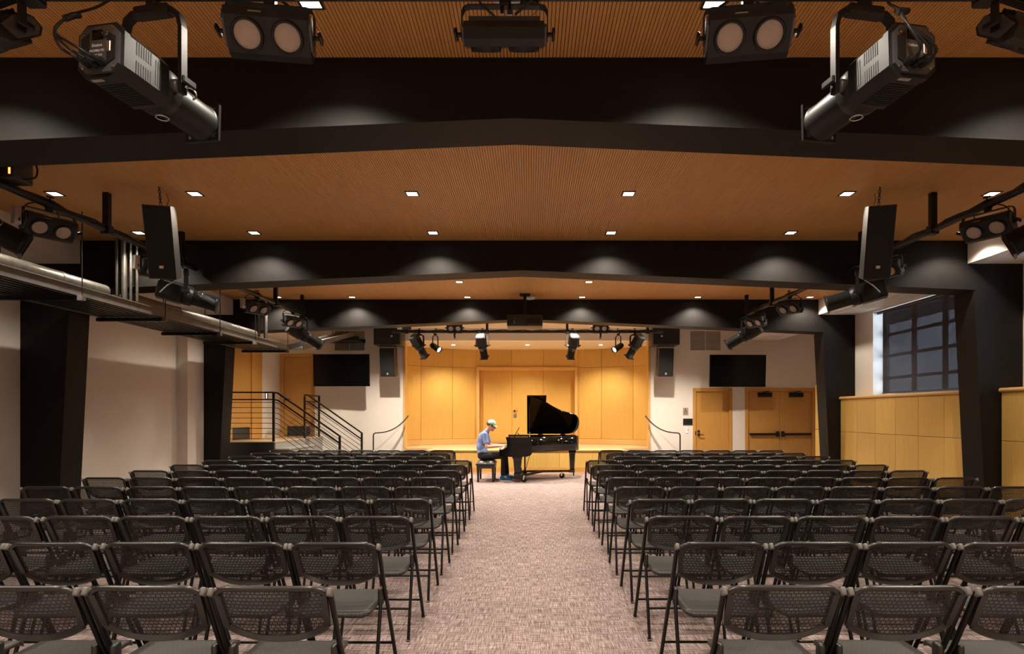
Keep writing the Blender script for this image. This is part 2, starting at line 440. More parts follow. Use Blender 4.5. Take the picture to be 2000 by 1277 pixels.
# ------------------------------------------------------------------ right wainscot, sill, windows
sill_bays = [(YB[0]+T, YB[1]), (YB[1]+T, YB[2]), (YB[2]+T, YB[3])]
pm = MB(); pm.rbox(-.006, .012, -.2945, .2945, -.5775, .5775, .003, 1); pm_lo = pm.mesh('panel')
pm = MB(); pm.rbox(-.006, .012, -.2945, .2945, -.3105, .3105, .003, 1); pm_hi = pm.mesh('panel')
for k, (y0, y1) in enumerate(sill_bays):
    b = MB(); b.box(XP+.012, XR, y0, y1, 0, 1.80)
    wn = struct(b.build('wall_right', 'signdark'), ['wood wainscot beside the camera', 'near wood wainscot at the right edge', 'long honey wood wainscot under the shaded window'][k])
    y = y1-.02
    while y-.5 > y0+.0:
        w = .593
        yc = y-w/2
        inst('panel', pm_lo, 'panel', wn, (XP, yc, .58)); inst('panel', pm_hi, 'panel', wn, (XP, yc, 1.474))
        y -= w
    if y-y0 > .06:
        b = MB(); b.rbox(-.006, .012, -(y-y0)/2+.003, (y-y0)/2-.003, -.5775, .5775, .003, 1); b.build('panel', 'panel', wn, (XP, (y+y0)/2, .58))
        b = MB(); b.rbox(-.006, .012, -(y-y0)/2+.003, (y-y0)/2-.003, -.3105, .3105, .003, 1); b.build('panel', 'panel', wn, (XP, (y+y0)/2, 1.474))
    b = MB(); b.box(XP+.0, XR+.02, y0, y1, 1.79, 1.84); b.cyl((XP, y0, 1.815), (XP, y1, 1.815), .03, n=16)
    struct(b.build('trim_3', 'nosing'), ['rounded wood ledge beside the camera', 'rounded wood ledge at the right edge of the picture', 'rounded wood ledge below the shaded window'][k])
# recess wall wainscot beside the double door
wn = struct(MB().box(XR-.05, XR-.0, YB[3]+T, 13.45, 0, 2.16).build('wall_right', 'signdark'), 'wood panelled recess wall beside the double door')
for j in range(2):
    for z0, z1 in ((.01, 1.16), (1.17, 2.15)):
        b = MB(); b.rbox(-.006, .012, -.29, .29, (z0-z1)/2, (z1-z0)/2, .003, 1)
        b.build('panel', 'panel', wn, (XR-.05, 13.15-j*.59, (z0+z1)/2))
b = MB(); b.box(7.565, 7.6, YE-.03, YE, 0, 2.3); struct(b.build('trim_4', 'white'), 'pale corner strip beside the double door')
for k, (y0, y1, z0, z1) in enumerate(wins):
    w = struct(bpy.data.objects.new('window_%d' % (k+1), None)); C.objects.link(w); w.location = (XR+.22, 0, 0)
    w['label'] = ['window at the right edge of the picture', 'tall window behind the grey shade'][k]
    b = MB(); holed(b, y0, y1, z0, z1, 0, .06, [(y0+.05, y1-.05, z0+.05, z1-.05)], 'x'); b.build('window_frame', 'white', w)
    ys = [y1-.05-.78*j for j in range(4) if y1-.05-.78*j > y0+.2]+[y0+.05]
    zz = [z0+.05, 2.17, 2.58, 2.97, z1-.05]
    for yy in ys[1:-1]:
        b = MB(); b.box(0, .05, yy-.035, yy+.035, z0+.05, z1-.05); b.build('mullion', 'cab', w)
    for q in zz[1:-1]:
        b = MB(); b.box(0, .05, y0+.05, y1-.05, q-.025, q+.025); b.build('glazing_bar', 'cab', w)
    for a, c in zip(ys[1:], ys):
        for d, e in zip(zz, zz[1:]):
            b = MB(); b.box(.02, .026, a+.035, c-.035, d+.025, e-.025); b.build('pane', 'glass', w)
    sh = thing('roller_shade', ['grey roller shade at the right edge of the picture', 'grey screen roller shade drawn down over the window'][k], 'shade', (XR+.06, 0, 0), group='window shades')
    b = MB(); b.box(0, .004, y0+.02, y1-.21, z0+.03, z1-.05); b.build('fabric', 'shade', sh)
    b = MB(); b.cyl((.002, y0+.02, z0+.03), (.002, y1-.21, z0+.03), .014, n=10); b.build('hem_bar', 'cab', sh)
    b = MB(); b.cyl((.02, y0+.02, z1-.04), (.02, y1-.03, z1-.04), .03, n=12); b.build('roller', 'cab', sh)

# ------------------------------------------------------------------ stage
st = thing('stage', 'low wooden stage platform behind the grand piano', 'stage', (-.075, 15.36, 0))
b = MB()
b.prism([(-2.50, .0), (2.50, .0), (2.50, .62), (3.20, .62), (3.60, 1.85), (3.2, 2.45), (2.3, 2.85), (1.6, 3.05), (-1.6, 3.05), (-2.3, 2.85), (-3.2, 2.45), (-3.60, 1.85), (-3.20, .62), (-2.50, .62)], .0, .575, 'z')
b.build('platform', 'door', st)
b = MB()
b.prism([(-2.50, .06), (2.50, .06), (2.50, .66), (3.20, .66), (3.62, 1.85), (3.2, 2.45), (2.3, 2.85), (1.6, 3.05), (-1.6, 3.05), (-2.3, 2.85), (-3.2, 2.45), (-3.62, 1.85), (-3.20, .66), (-2.50, .66)], .575, .60, 'z')
b.build('deck', 'stagefloor', st)
b = MB(); b.rbox(-2.53, 2.53, -.04, .10, .555, .606, .02, 3); b.build('nosing', 'nosing', st)
xs = [-2.50, -1.67, -.83, 0, .83, 1.67, 2.50]
for a, c in zip(xs, xs[1:]):
    b = MB(); b.rbox(a+.002, c-.002, -.014, .0, .14, .556, .003, 1); b.build('front_panel', 'panel', st)
b = MB(); b.rbox(-2.5, 2.5, -.022, .0, .0, .135, .004, 1); b.build('base_board', 'door', st)
b = MB(); b.rbox(-2.5, 2.5, -.034, -.022, .0, .03, .004, 1); b.build('base_strip', 'nosing', st)
# curved back wall of the stage, panel by panel
sb = struct(bpy.data.objects.new('wall_back', None)); C.objects.link(sb); sb.location = (-.08, 0, 0); sb['label'] = 'curved honey wood back wall of the stage'
plan = [(-3.50, 17.22), (-3.10, 17.66), (-2.23, 18.10), (-1.53, 18.30)]
plan_r = [(-x, y) for x, y in plan[::-1]]
def wall_panel(p, q, z0, z1, name='panel', mat='panel', off=0.0, th=.03):
    p = Vector((p[0], p[1], 0)); q = Vector((q[0], q[1], 0)); d = (q-p); L = d.length; a = math.atan2(d.y, d.x)
    b = MB(); b.rbox(-L/2+.003, L/2-.003, -off, th, (z0-z1)/2+.003, (z1-z0)/2-.003, .003, 1)
    c = (p+q)/2; return b.build(name, mat, sb, (c.x, c.y, (z0+z1)/2), (0, 0, a))
for pl in (plan, plan_r):
    for p, q in zip(pl, pl[1:]):
        wall_panel(p, q, .76, 2.906); wall_panel(p, q, 2.906, 3.47)
        wall_panel(p, q, .60, .76, 'skirting', 'nosing', .05)
        wall_panel((p[0]*1.01, p[1]+.04), (q[0]*1.01, q[1]+.04), .6, 3.47, 'backing', 'signdark')
for a, c in ((-1.44, -.46), (-.46, .49), (.49, 1.44)):
    wall_panel((a, 18.30), (c, 18.30), 2.92, 3.47)
for s in (-1, 1):
    b = MB(); b.rbox(-.045, .045, -.05, .2, .60, 2.92, .004, 1); b.build('casing', 'nosing', sb, (s*1.485, 18.29, 0))
    b = MB(); b.box(-.045, .045, -.0, .05, 2.92, 3.47); b.build('casing', 'panel', sb, (s*1.485, 18.29, 0))
b = MB(); b.rbox(-1.44, 1.44, -.05, .2, 2.83, 2.92, .004, 1); b.build('casing_head', 'nosing', sb, (0, 18.29, 0))
b = MB(); b.box(-1.5, 1.5, .26, .3, .6, 2.9); b.build('backing', 'signdark', sb, (0, 18.29, 0))
b = MB(); b.box(-3.7, 3.7, YE+.2, 18.7, 3.45, 3.5); b.box(-3.72, -3.6, YE+.2, 18.72, .0, 3.5); b.box(3.6, 3.72, YE+.2, 18.72, 0, 3.5)  # stage ceiling, plus unseen outer walls extended to stop daylight between the panels
b.box(-3.7, 3.7, 18.68, 18.72, 0, 3.5); b.build('stage_ceiling_and_shell', 'gyp', sb)
for k, (a, c) in enumerate(((-1.44, -.46), (-.46, .49), (.49, 1.44))):
    dr = struct(bpy.data.objects.new('door_%d' % (k+1), None)); C.objects.link(dr); dr.location = (-.08+(a+c)/2, 18.46, 0)
    dr['label'] = ['left leaf of the stage back doors', 'middle leaf of the stage back doors with lever handle', 'right leaf of the stage back doors'][k]
    b = MB(); b.rbox(-(c-a)/2+.003, (c-a)/2-.003, 0, .05, .605, 2.828, .003, 1); b.build('leaf', 'panel', dr)
    if k == 1:
        b = MB(); b.lathe([(0, -.03), (.028, -.03), (.03, 0)], (-.40, 0, 1.60), (0, 1, 0)); b.tube([(-.40, -.03, 1.60), (-.40, -.05, 1.60), (-.30, -.05, 1.60)], .009, 8); b.build('lever', 'brass', dr)
        b = MB(); b.rbox(-.43, -.33, -.006, .002, 1.38, 1.50, .003, 1); b.build('plate', 'chrome', dr)
b = MB(); b.box(-1.44, 1.44, .0, .02, .6, .615); b.build('threshold', 'signdark', sb, (0, 18.40, 0))
b = MB(); b.rbox(-3.345, -3.285, 15.97, 16.21, 0, 3.45, .004, 1); b.rbox(3.135, 3.195, 15.97, 16.21, 0, 3.45, .004, 1)
struct(b.build('trim_5', 'nosing'), 'wood edging of the stage opening')
for k, x in enumerate((-1.43, 1.29)):
    m = thing('floor_monitor', ['small black box on the stage floor behind the pianist', 'small black box on the stage floor right of the piano'][k], 'floor box', (x, 17.3, .60), group='black boxes on the stage')
    b = MB(); b.rbox(-.062, .062, -.07, .07, 0, .125, .008, 2); b.build('body', 'cab', m)
    b = MB(); b.box(-.05, .05, -.073, -.07, .012, .113); b.build('face', 'grille', m)
# side steps up to the stage
for s, lab in ((-1, 'grey steps up to the stage, left of the piano'), (1, 'grey steps up to the stage, right of the piano')):
    g = thing('stage_steps', lab, 'steps', (-.075, 15.42, 0), group='steps beside the stage')
    for j in range(4):
        a, c = 2.505+.32*j+(.38 if j else 0), 2.505+.32*(j+1)+.38
        z = .56-.14*j
        b = MB(); b.box(min(s*a, s*c), max(s*a, s*c), 0, .56, 0, z-.03); b.build('riser', 'greystep', g)
        b = MB(); b.rbox(min(s*a, s*c)-.01, max(s*a, s*c)+.01, -.01, .56, z-.03, z, .006, 1); b.build('tread', 'greystep', g)
# handrails beside the stage
for s, lab in ((-1, 'black curved handrail left of the stage opening'), (1, 'black curved handrail right of the stage opening')):
    g = thing('handrail', lab, 'handrail', (-.075, 0, 0), group='handrails beside the stage')
    path = []
    for t in range(15):
        u = t/14; x = 3.86-.74*u; z = 1.02+.02*u+.42*max(0, u)**2.6; path.append((s*x, 15.42+.5*u, z))
    path = [(s*3.91, 15.40, .0), (s*3.91, 15.40, .5), (s*3.91, 15.40, .96), (s*3.895, 15.40, 1.0)]+path
    b = MB(); b.tube(path[:5], .017, 8); b.build('post', 'blacktrim', g)
    b = MB(); b.bar(path[3:], .05, .028, (0, 1, 0)); b.build('rail', 'blacktrim', g)
    b = MB(); b.cyl((s*3.91, 15.40, 0), (s*3.91, 15.40, .012), .05); b.build('foot', 'blacktrim', g)

# ------------------------------------------------------------------ doors in the end wall
def swing_door(name, label, x0, x1, z0, z1, leaves, kick=False):
    d = struct(bpy.data.objects.new(name, None)); C.objects.link(d); d.location = (0, YE, 0); d['label'] = label
    for a, c in ((x0, x0+.085), (x1-.085, x1)):
        b = MB(); b.rbox(a, c, -.02, .15, z0, z1, .004, 1); b.build('jamb', 'door', d)
    b = MB(); b.rbox(x0+.085, x1-.085, -.02, .15, z1-.09, z1, .004, 1); b.build('head', 'door', d)
    w = (x1-x0-.17)/leaves
    for k in range(leaves):
        a = x0+.085+k*w
        lf = MB().rbox(a+.003, a+w-.003, .02, .065, z0+.01, z1-.093, .003, 1).build('leaf', 'door', d)
        if kick:
            MB().rbox(a+.09, a+w-.05, .012, .02, z0+.015, z0+.27, .002, 1).build('kick_plate', 'granite', lf)
        if leaves == 2:
            b = MB(); b.rbox(a+.03, a+w-.03, -.05, -.015, .94, 1.0, .008, 2)
            b.build('panic_bar', 'blacktrim', lf)
            e = a+w-.07 if k == 0 else a+.07
            b = MB(); b.rbox(e-.03, e+.03, -.055, .022, .90, 1.05, .006, 1); b.build('latch_box', 'blacktrim', lf)
            cx = a+w*.52 if k == 0 else a+w*.5
            b = MB(); b.rbox(cx-.18, cx+.18, -.05, .02, z1-.24, z1-.125, .01, 2); b.tube([(cx-.1, -.03, z1-.14), (cx-.12, -.25, z1-.11), (cx+.1, -.02, z1-.08)], .012, 6)
            b.build('door_closer', 'blacktrim', lf)
        elif not kick:
            b = MB(); b.lathe([(0, -.04), (.026, -.035), (.03, .02)], (a+.07, 0, 1.05), (0, 1, 0)); b.build('deadbolt', 'brass', lf)
            b = MB(); b.lathe([(0, -.03), (.03, -.028), (.032, .02)], (a+.07, 0, .955), (0, 1, 0)); b.tube([(a+.07, -.03, .955), (a+.075, -.055, .955), (a+.19, -.055, .955)], .01, 8); b.build('lever', 'brass', lf)
            b = MB(); b.rbox(a-.028, a-.004, -.024, -.02, .95, 1.05, .001, 1); b.build('strike_plate', 'brass', lf)
        else:
            b = MB(); b.lathe([(0, -.03), (.03, -.028), (.032, .02)], (a+.07, 0, 1.9), (0, 1, 0)); b.tube([(a+.07, -.03, 1.9), (a+.075, -.055, 1.9), (a+.19, -.055, 1.9)], .01, 8); b.build('lever', 'brass', lf)
swing_door('door_4', 'single honey wood door beside the accessibility sign', *D_S, 1)
swing_door('door_5', 'double wood door with black panic bars', *D_D, 2)
swing_door('door_6', 'wood door on the landing behind the left television', *D_L, 1, True)
# door in the left wall above the landing
d = struct(bpy.data.objects.new('door_7', None)); C.objects.link(d); d.location = (XL, 0, 0); d['label'] = 'wood door in the left wall on the landing'
MB().rbox(-.0, .03, 13.3, 14.28, .92, 2.95, .004, 1).build('leaf', 'door', d)
MB().rbox(.03, .036, 13.4, 14.22, .93, 1.20, .002, 1).build('kick_plate', 'granite', d)
MB().rbox(0, .06, 14.28, 14.82, .92, 3.06, .004, 1).build('side_panel', 'door', d)
MB().rbox(0, .06, 12.9, 14.28, 2.96, 3.06, .004, 1).build('head', 'door', d)
MB().rbox(0, .06, 12.9, 13.29, .92, 2.96, .004, 1).build('side_panel', 'door', d)

# ------------------------------------------------------------------ landing, stairs and railings
ZL = .915
ld = thing('landing', 'raised stone landing behind the left chair block', 'landing', (XL, 12.96, 0))
b = MB(); b.box(0, 1.14, 0.0, .06, 0, ZL-.02); b.build('front_face', 'granite', ld)
b = MB(); b.box(0, 1.14, .06, 3.03, 0, ZL-.02); b.build('block', 'stone', ld)
b = MB(); b.rbox(0, 1.15, -.01, 3.03, ZL-.02, ZL, .004, 1); b.build('floor_boards', 'stagefloor', ld)
stn = thing('stair', 'grey stone stair descending from the landing', 'stairs', (-5.48, 13.0, 0))
for j in range(5):
    z = ZL*(5-j)/6
    b = MB(); b.box(.29*j, .29*(j+1), 0, 1.7, 0, z-.03); b.build('riser', 'stone', stn)
    b = MB(); b.rbox(.29*j, .29*(j+1)+.02, 0, 1.7, z-.03, z, .005, 1); b.build('tread', 'stone', stn)
def railing(label, pts_top, low, y_dir=False, name='railing', posts=()):
    """pts_top: polyline of the top rail; low: depth of the lowest line under the rail"""
    g = thing(name, label, 'railing', group='black metal stair railings')
    off = lambda d: [(p[0], p[1], p[2]-d) for p in pts_top]
    b = MB(); b.bar(pts_top, .045, .03, (0, 1, 0) if not y_dir else (1, 0, 0)); b.build('top_rail', 'blacktrim', g)
    b = MB(); b.bar(off(.155), .03, .028, (0, 1, 0) if not y_dir else (1, 0, 0)); b.build('second_rail', 'blacktrim', g)
    k = 0; dd = .215
    while dd < low:
        b = MB(); b.tube(off(dd), .007, 6); b.build('line_rail', 'blacktrim', g); dd += .112; k += 1
    for x, y, z0, z1 in posts:
        b = MB(); b.box(x-.022, x+.022, y-.022, y+.022, z0, z1); b.build('post', 'blacktrim', g)
    return g
ZT = 1.97
railing('black landing guardrail beside the dark column, front edge', [(-6.55, 12.98, ZT), (-5.50, 12.98, ZT)], 1.0, posts=[(-5.50, 12.98, ZL, ZT)])
railing('black sloping stair railing nearest the chairs', [(-5.47, 12.98, ZT), (-5.40, 12.98, ZT-.02), (-4.06, 12.98, 1.02)], .98, posts=[(-4.08, 12.98, 0.0, 1.02)])
railing('black sloping stair railing on the far side by the white wall', [(-5.46, 14.72, ZT), (-5.38, 14.72, ZT-.02), (-4.07, 14.72, 1.03)], .98, posts=[(-4.09, 14.72, 0.0, 1.03), (-5.48, 14.72, ZL, ZT-.03)])
railing('short black guardrail between far stair railing and end wall', [(-5.50, 14.78, ZT), (-5.50, 15.80, ZT)], 1.0, True, posts=[(-5.50, 15.78, ZL, ZT)])
kp = thing('wall_keypad', 'small lit keypad on the left wall above the landing', 'keypad', (XL, 15.18, 1.95))
MB().rbox(0, .02, -.07, .07, -.06, .08, .004, 1).build('plate', 'cab', kp)
for j in range(3): MB().box(.02, .022, -.05, -.01, -.045+j*.042, -.015+j*.042).build('key_light', 'ledwhite', kp)

# ------------------------------------------------------------------ end wall equipment
def tv(label, x, z, yaw, tilt):
    g = thing('television', label, 'television', (x, 15.40, z), (R(tilt), 0, R(yaw)), 'wall televisions')
    MB().rbox(-.725, .725, 0, .05, -.41, .41, .006, 1).build('housing', 'blacktrim', g)
    MB().box(-.714, .714, -.004, 0, -.395, .40).build('screen', 'screen', g)
    b = MB(); b.box(-.2, .2, .05, .08, -.15, .15); b.box(-.3, -.26, .05, .09, -.3, .3); b.box(.26, .3, .05, .09, -.3, .3); b.build('mount_plate', 'blacktrim', g)
    b = MB(); b.tube([(-.1, .07, 0), (.12, .32, .0), (-.06, .58, .02)], .025, 8); b.build('mount_arm', 'blacktrim', g)
tv('black television hung over the stair, left of the stage', -4.805, 2.62, -2, 3)
tv('black television above the wood doors, right of the stage', 5.31, 2.605, 2, 3)
def pa(label, x, s):
    g = thing('subwoofer', 'black subwoofer box high on the wall '+label, 'speaker', (x, 15.62, 3.475), group='stage wall subwoofers')
    MB().rbox(-.34, .34, -.3, .3, -.21, .21, .012, 2).build('cabinet', 'cab', g)
    MB().rbox(-.325, .325, -.305, -.3, -.195, .195, .002, 1).build('grille', 'grille', g)
    MB().rbox(s*.12-.025, s*.12+.025, -.311, -.305, -.02, .03, .003, 1).build('badge', 'badge', g)
    MB().box(-.2, .2, .3, .38, -.15, .15).build('wall_bracket', 'blacktrim', g)
    h = thing('loudspeaker', 'tall black loudspeaker under the subwoofer '+label, 'speaker', (x+s*.0, 15.55, 2.84), (R(8), 0, 0), 'stage wall loudspeakers')
    MB().rbox(-.19, .19, -.2, .15, -.36, .36, .012, 2).build('cabinet', 'cab', h)
    MB().rbox(-.178, .178, -.205, -.2, -.345, .345, .002, 1).build('grille', 'grille', h)
    MB().rbox(-.022, .022, -.211, -.205, -.31, -.26, .003, 1).build('badge', 'badge', h)
    b = MB(); b.bar([(-.2, -.02, .1), (-.2, -.02, .41), (.2, -.02, .41), (.2, -.02, .1)], .05, .006, (0, 1, 0)); b.build('bracket', 'blacktrim', h)
pa('left of the stage', -3.62, 1); pa('right of the stage', 3.47, -1)
def louver(label, x0, x1):
    g = thing('return_grille', label, 'air grille', (x0, YE, 3.15), group='louvred return grilles')
    w = x1-x0; h = .585
    b = MB(); holed(b, 0, w, 0, h, -.02, 0, [(.04, w-.04, .04, h-.04)]); b.build('frame', 'wall', g)
    MB().box(w/2-.008, w/2+.008, -.018, 0, .04, h-.04).build('divider', 'wall', g)
    MB().box(.04, w-.04, -.003, 0, .04, h-.04).build('backing', 'greystep', g)
    me = MB().prism([(-.016, .0), (-.014, .0), (-.004, .016), (-.006, .016)], .042, w-.042, 'x').mesh('louvre_blade')
    for j in range(21): inst('louvre_blade', me, 'louver', g, (0, 0, .046+j*.0235))
louver('louvred return grille above the left television', -5.20, -4.33)
louver('louvred return grille above the right television', 4.21, 5.09)
sg = thing('accessibility_sign', 'small grey wheelchair sign beside the single door', 'sign', (4.13, YE, 1.57))
MB().rbox(-.072, .072, -.006, 0, -.1, .1, .002, 1).build('plate', 'sign', sg)
b = MB(); b.sphere((-.012, -.008, .076), (.012, .003, .012)); b.bar([(-.012, -.008, .06), (-.008, -.008, .012), (.026, -.008, .012), (.038, -.008, -.022), (.05, -.008, -.018)], .004, .011, (0, 1, 0))
b.bar([(-.008, -.008, .038), (.022, -.008, .038)], .004, .009, (0, 1, 0))
arc = [(-.005+.036*math.cos(R(a)), -.008, -.006+.036*math.sin(R(a))) for a in range(105, 346, 15)]
b.bar(arc, .004, .009, (0, 1, 0)); b.build('wheelchair_symbol', 'signdark', sg)
me = text_mesh('ACCESSIBLE', .02); inst('lettering', me, 'signdark', sg, (0, -.0065, -.065), (R(90), 0, 0))
pq = thing('wall_plaque', 'black wall plaque below the wheelchair sign', 'plaque', (4.185, YE, 1.30))
MB().rbox(-.125, .125, -.02, 0, -.085, .085, .006, 2).build('body', 'cab', pq); MB().box(-.115, .115, -.022, -.02, -.075, .075).build('face', 'grille', pq)
cr = thing('card_reader', 'small white card reader with glowing light', 'card reader', (4.165, YE, 1.07))
MB().rbox(-.03, .03, -.018, 0, -.07, .07, .004, 2).build('body', 'white', cr); MB().box(-.018, .018, -.02, -.018, -.058, -.03).build('light', 'ledblue', cr)

# ------------------------------------------------------------------ cable tray with pipes on the left
tr = thing('cable_tray', 'long grey cable tray hung along the left wall', 'cable tray', (0, 0, 2.82))
ty0, ty1 = -1.5, 12.55
for x in (-5.045, -5.86):
    b = MB(); b.box(x, x+.018, ty0, ty1, 0, .115); b.box(x-.012 if x < -5.5 else x-.03, x+.03, ty0, ty1, .105, .117); b.box(x-.03 if x > -5.5 else x, x+.018 if x > -5.5 else x+.045, ty0, ty1, 0, .006)
    b.build('side_rail', 'traygrey', tr)
for j in range(8):
    x = -5.80+j*.095
    b = MB(); b.box(x, x+.052, ty0, ty1, .012, .03); b.build('rib', 'blacktrim', tr)
b = MB(); b.box(-5.84, -5.06, ty0, ty1, .03, .034); b.build('deck', 'blacktrim', tr)
for yb in (.85, 2.33, 3.8, 5.27, 6.73, 8.27, 9.73, 10.98, 12.45):
    b = MB(); b.box(-5.92, -4.98, yb-.025, yb+.025, -.045, -.0); br = b.build('bracket', 'blacktrim', tr)
    b = MB(); b.box(-5.02, -4.965, yb-.03, yb+.03, -.05, .01); b.build('bracket_end', 'traygrey', br)
    b = MB(); b.cyl((-4.985, yb, -.04), (-4.985, yb, ZC-2.82), .006, n=6); b.build('rod', 'blacktrim', tr)
    b = MB(); b.cyl((-5.90, yb, -.04), (-5.90, yb, 3.46-2.82), .006, n=6); b.build('rod', 'blacktrim', tr)
tr2 = thing('cable_tray', 'short grey tray ramp rising toward the end wall left', 'cable tray', (0, 0, 0))
for dx in (0, .30):
    b = MB(); b.bar([(-5.03+dx, 12.62, 2.90), (-4.72+dx, 15.2, 3.52)], .016, .11, (1, 0, 0)); b.build('side_rail', 'traygrey', tr2)
b = MB(); b.bar([(-4.88, 12.62, 2.855), (-4.57, 15.2, 3.475)], .30, .006, (1, 0, 0)); b.build('deck', 'traygrey', tr2)
for q in (0.25, .8):
    MB().cyl((-5.03+.31*q-.01, 12.62+2.58*q, 2.9+.62*q-.05), (-5.03+.31*q-.01, 12.62+2.58*q, ZC), .006, n=6).build('rod', 'blacktrim', tr2)
tr3 = thing('cable_tray', 'black triangular bracket tray beside the left wall grille', 'cable tray', (-5.3, 15.2, 3.36))
b = MB(); b.box(0, 1.0, 0, .02, 0, .10); b.box(0, 1.0, .6, .62, 0, .10); b.build('side_rail', 'blacktrim', tr3); MB().box(0, 1.0, .02, .6, 0, .01).build('deck', 'blacktrim', tr3)
def pipe_run(label, pts, r, name='steel_pipe', mat='steel'):
    g = thing(name, label, 'pipe', group='steel pipes along the cable tray')
    MB().tube(pts, r, 16).build('pipe', mat, g)
    P = [Vector(p) for p in pts]
    for k in range(0, len(P)-1):
        d = (P[k+1]-P[k]); L = d.length; n = int(L//1.6)
        for j in range(n):
            c = P[k]+d*((j+.6)/max(1, n)); dn = d.normalized()
            MB().cyl(c-dn*.03, c+dn*.03, r+.006, n=16).build('coupling', mat, g)
def elbow(y0, x, zc, ye, ztop, r, rr=.14):
    pts = [(x, y0, zc), (x, ye-rr, zc)]
    for a in range(15, 91, 15): pts.append((x, ye-rr+rr*math.sin(R(a)), zc+rr-rr*math.cos(R(a))))
    return pts+[(x, ye, ztop)]
pipe_run('fat silver pipe lying on the tray near the camera', [(-5.30, -1.4, 3.03), (-5.30, 7.52, 3.03)], .085)
pipe_run('tall silver pipe rising beside the middle beam, thickest of four', [(-5.17, 7.70, 2.86), (-5.17, 7.70, 3.75)], .036)
pipe_run('silver conduit rising beside the middle beam, leftmost of four', [(-5.27, 7.72, 2.86), (-5.27, 7.72, 3.75)], .024)
pipe_run('thin silver conduit rising beside the middle beam, third of four', [(-5.085, 7.70, 2.86), (-5.085, 7.70, 3.75)], .017)
pipe_run('thin silver conduit rising beside the middle beam, nearest the room', [(-5.03, 7.74, 2.95), (-5.03, 7.74, 3.75)], .017)
pipe_run('long silver pipe lying on the tray beyond the middle beam', [(-5.30, 8.0, 3.03), (-5.30, 11.6, 3.03)], .085)
pipe_run('low silver conduit on the tray edge, full length', [(-5.13, -1.4, 2.885), (-5.13, 7.6, 2.885)], .026)
pipe_run('low silver conduit on the tray beyond the middle beam', [(-5.13, 8.0, 2.885), (-5.13, 11.6, 2.885)], .026)
pipe_run('silver pipe rising beside the farthest beam, thicker of two', [(-5.12, 11.72, 2.86), (-5.12, 11.72, 3.75)], .036)
pipe_run('silver pipe rising beside the farthest beam, thinner of two', [(-5.26, 11.74, 2.86), (-5.26, 11.74, 3.75)], .024)

# ------------------------------------------------------------------ ceiling downlights
fm = MB()
holed(fm, -.066, .066, -.066, .066, -.008, .0, [(-.052, .052, -.052, .052)])
fm2 = MB(); fm2.mx = Matrix.Rotation(R(90), 4, 'X'); fm2.v = [tuple(fm2.mx @ Vector(p)) for p in fm.v]; fm2.f = fm.f; fm2.sm = fm.sm
dl_frame = fm2.mesh('trim_frame'); dl_frame.materials.append(MT['cab'])
dl_lens = MB().box(-.052, .052, -.052, .052, -.005, -.001).mesh('lens'); dl_lens.materials.append(MT['downglow'])
cols_x = [-4.85, -3.42, -1.20, 1.01, 3.24, 4.72]
rows_y = [(-3.0, 'behind the camera'), (-.85, 'just behind the camera'), (1.94, 'above the camera'), (3.29, 'before the nearest beam'),
          (6.17, 'in the front row of the middle bay'), (7.50, 'close to the middle beam'), (10.29, 'in the front row of the far bay'), (11.64, 'close to the farthest beam'), (13.95, 'in the bay before the stage')]
for ri, (y, lab) in enumerate(rows_y):
    for ci, x in enumerate(cols_x):
        if ri in (5, 7) and ci == 5: x = 5.40
        if ri == 3 and ci in (0, 5): continue
        g = thing('downlight', 'square downlight %s, %s from the left' % (lab, ORD[ci]), 'downlight', (x, y, ZC), group='square ceiling downlights')
        inst('trim_frame', dl_frame, None, g, (0, 0, 0)); inst('lens', dl_lens, None, g)
        pw = DOWN_W*(1.0 if ri < 8 else (1.0 if ci in (0, 5) else 4.4))*(.7 if x > 5 else 1)
        spot('lamp', g, (0, 0, -.02), (0, 0, -3), pw, 128, .6, .04)
sl = MB().lathe([(.0, 0), (.055, 0), (.075, -.004), (.075, .0)], n=20).mesh('trim_ring')
for k, x in enumerate((-2.15, -.06, 2.0)):
    g = thing('stage_downlight', 'round downlight in the stage ceiling, '+['left', 'middle', 'right'][k], 'downlight', (x, 17.0, 3.45), group='round stage downlights')
    MB().lathe([(.05, -.002), (.075, -.006), (.075, 0)], n=20).build('trim_ring', 'white', g)
    MB().lathe([(0, -.003), (.05, -.003)], n=20).build('lens', 'stageglow', g)
    spot('lamp', g, (0, 0, -.02), (0, .25, -3), STAGE_W*1.9, 122, .9, .06, (1, .86, .66))
ap = thing('access_point', 'white round wireless access point on the ceiling, at the top edge', 'access point', (-.12, 3.20, ZC))
MB().lathe([(0, -.035), (.08, -.034), (.105, -.02), (.11, 0)], n=32).build('shell', 'white', ap); MB().lathe([(.042, -.0365), (.05, -.0365)], n=32).build('ring_light', 'ledblue', ap)
ap = thing('access_point', 'white round wireless access point near the projector', 'access point', (-.0, 11.68, ZC))
MB().lathe([(0, -.035), (.08, -.034), (.105, -.02), (.11, 0)], n=24).build('shell', 'white', ap)
pj = thing('projector', 'black ceiling projector under the farthest beam', 'projector', (-.09, 11.4, ZC))
MB().cyl((0, 0, 0), (0, 0, -.42), .03).build('pole', 'blacktrim', pj); MB().rbox(-.1, .1, -.1, .1, -.02, 0, .004, 1).build('ceiling_plate', 'blacktrim', pj)
MB().rbox(-.11, .11, -.11, .11, -.42, -.38, .004, 1).build('yoke_plate', 'blacktrim', pj)
MB().rbox(-.33, .33, -.25, .25, -.63, -.42, .02, 3).build('housing', 'cab', pj)
MB().lathe([(0, -.02), (.05, -.02), (.06, .0)], (-.2, -.25, -.52), (0, 1, 0)).build('lens', 'glasslens', pj)
for q in range(5): MB().box(.02, .28, -.254, -.25, -.58+q*.022, -.57+q*.022).build('vent_slot', 'grille', pj)

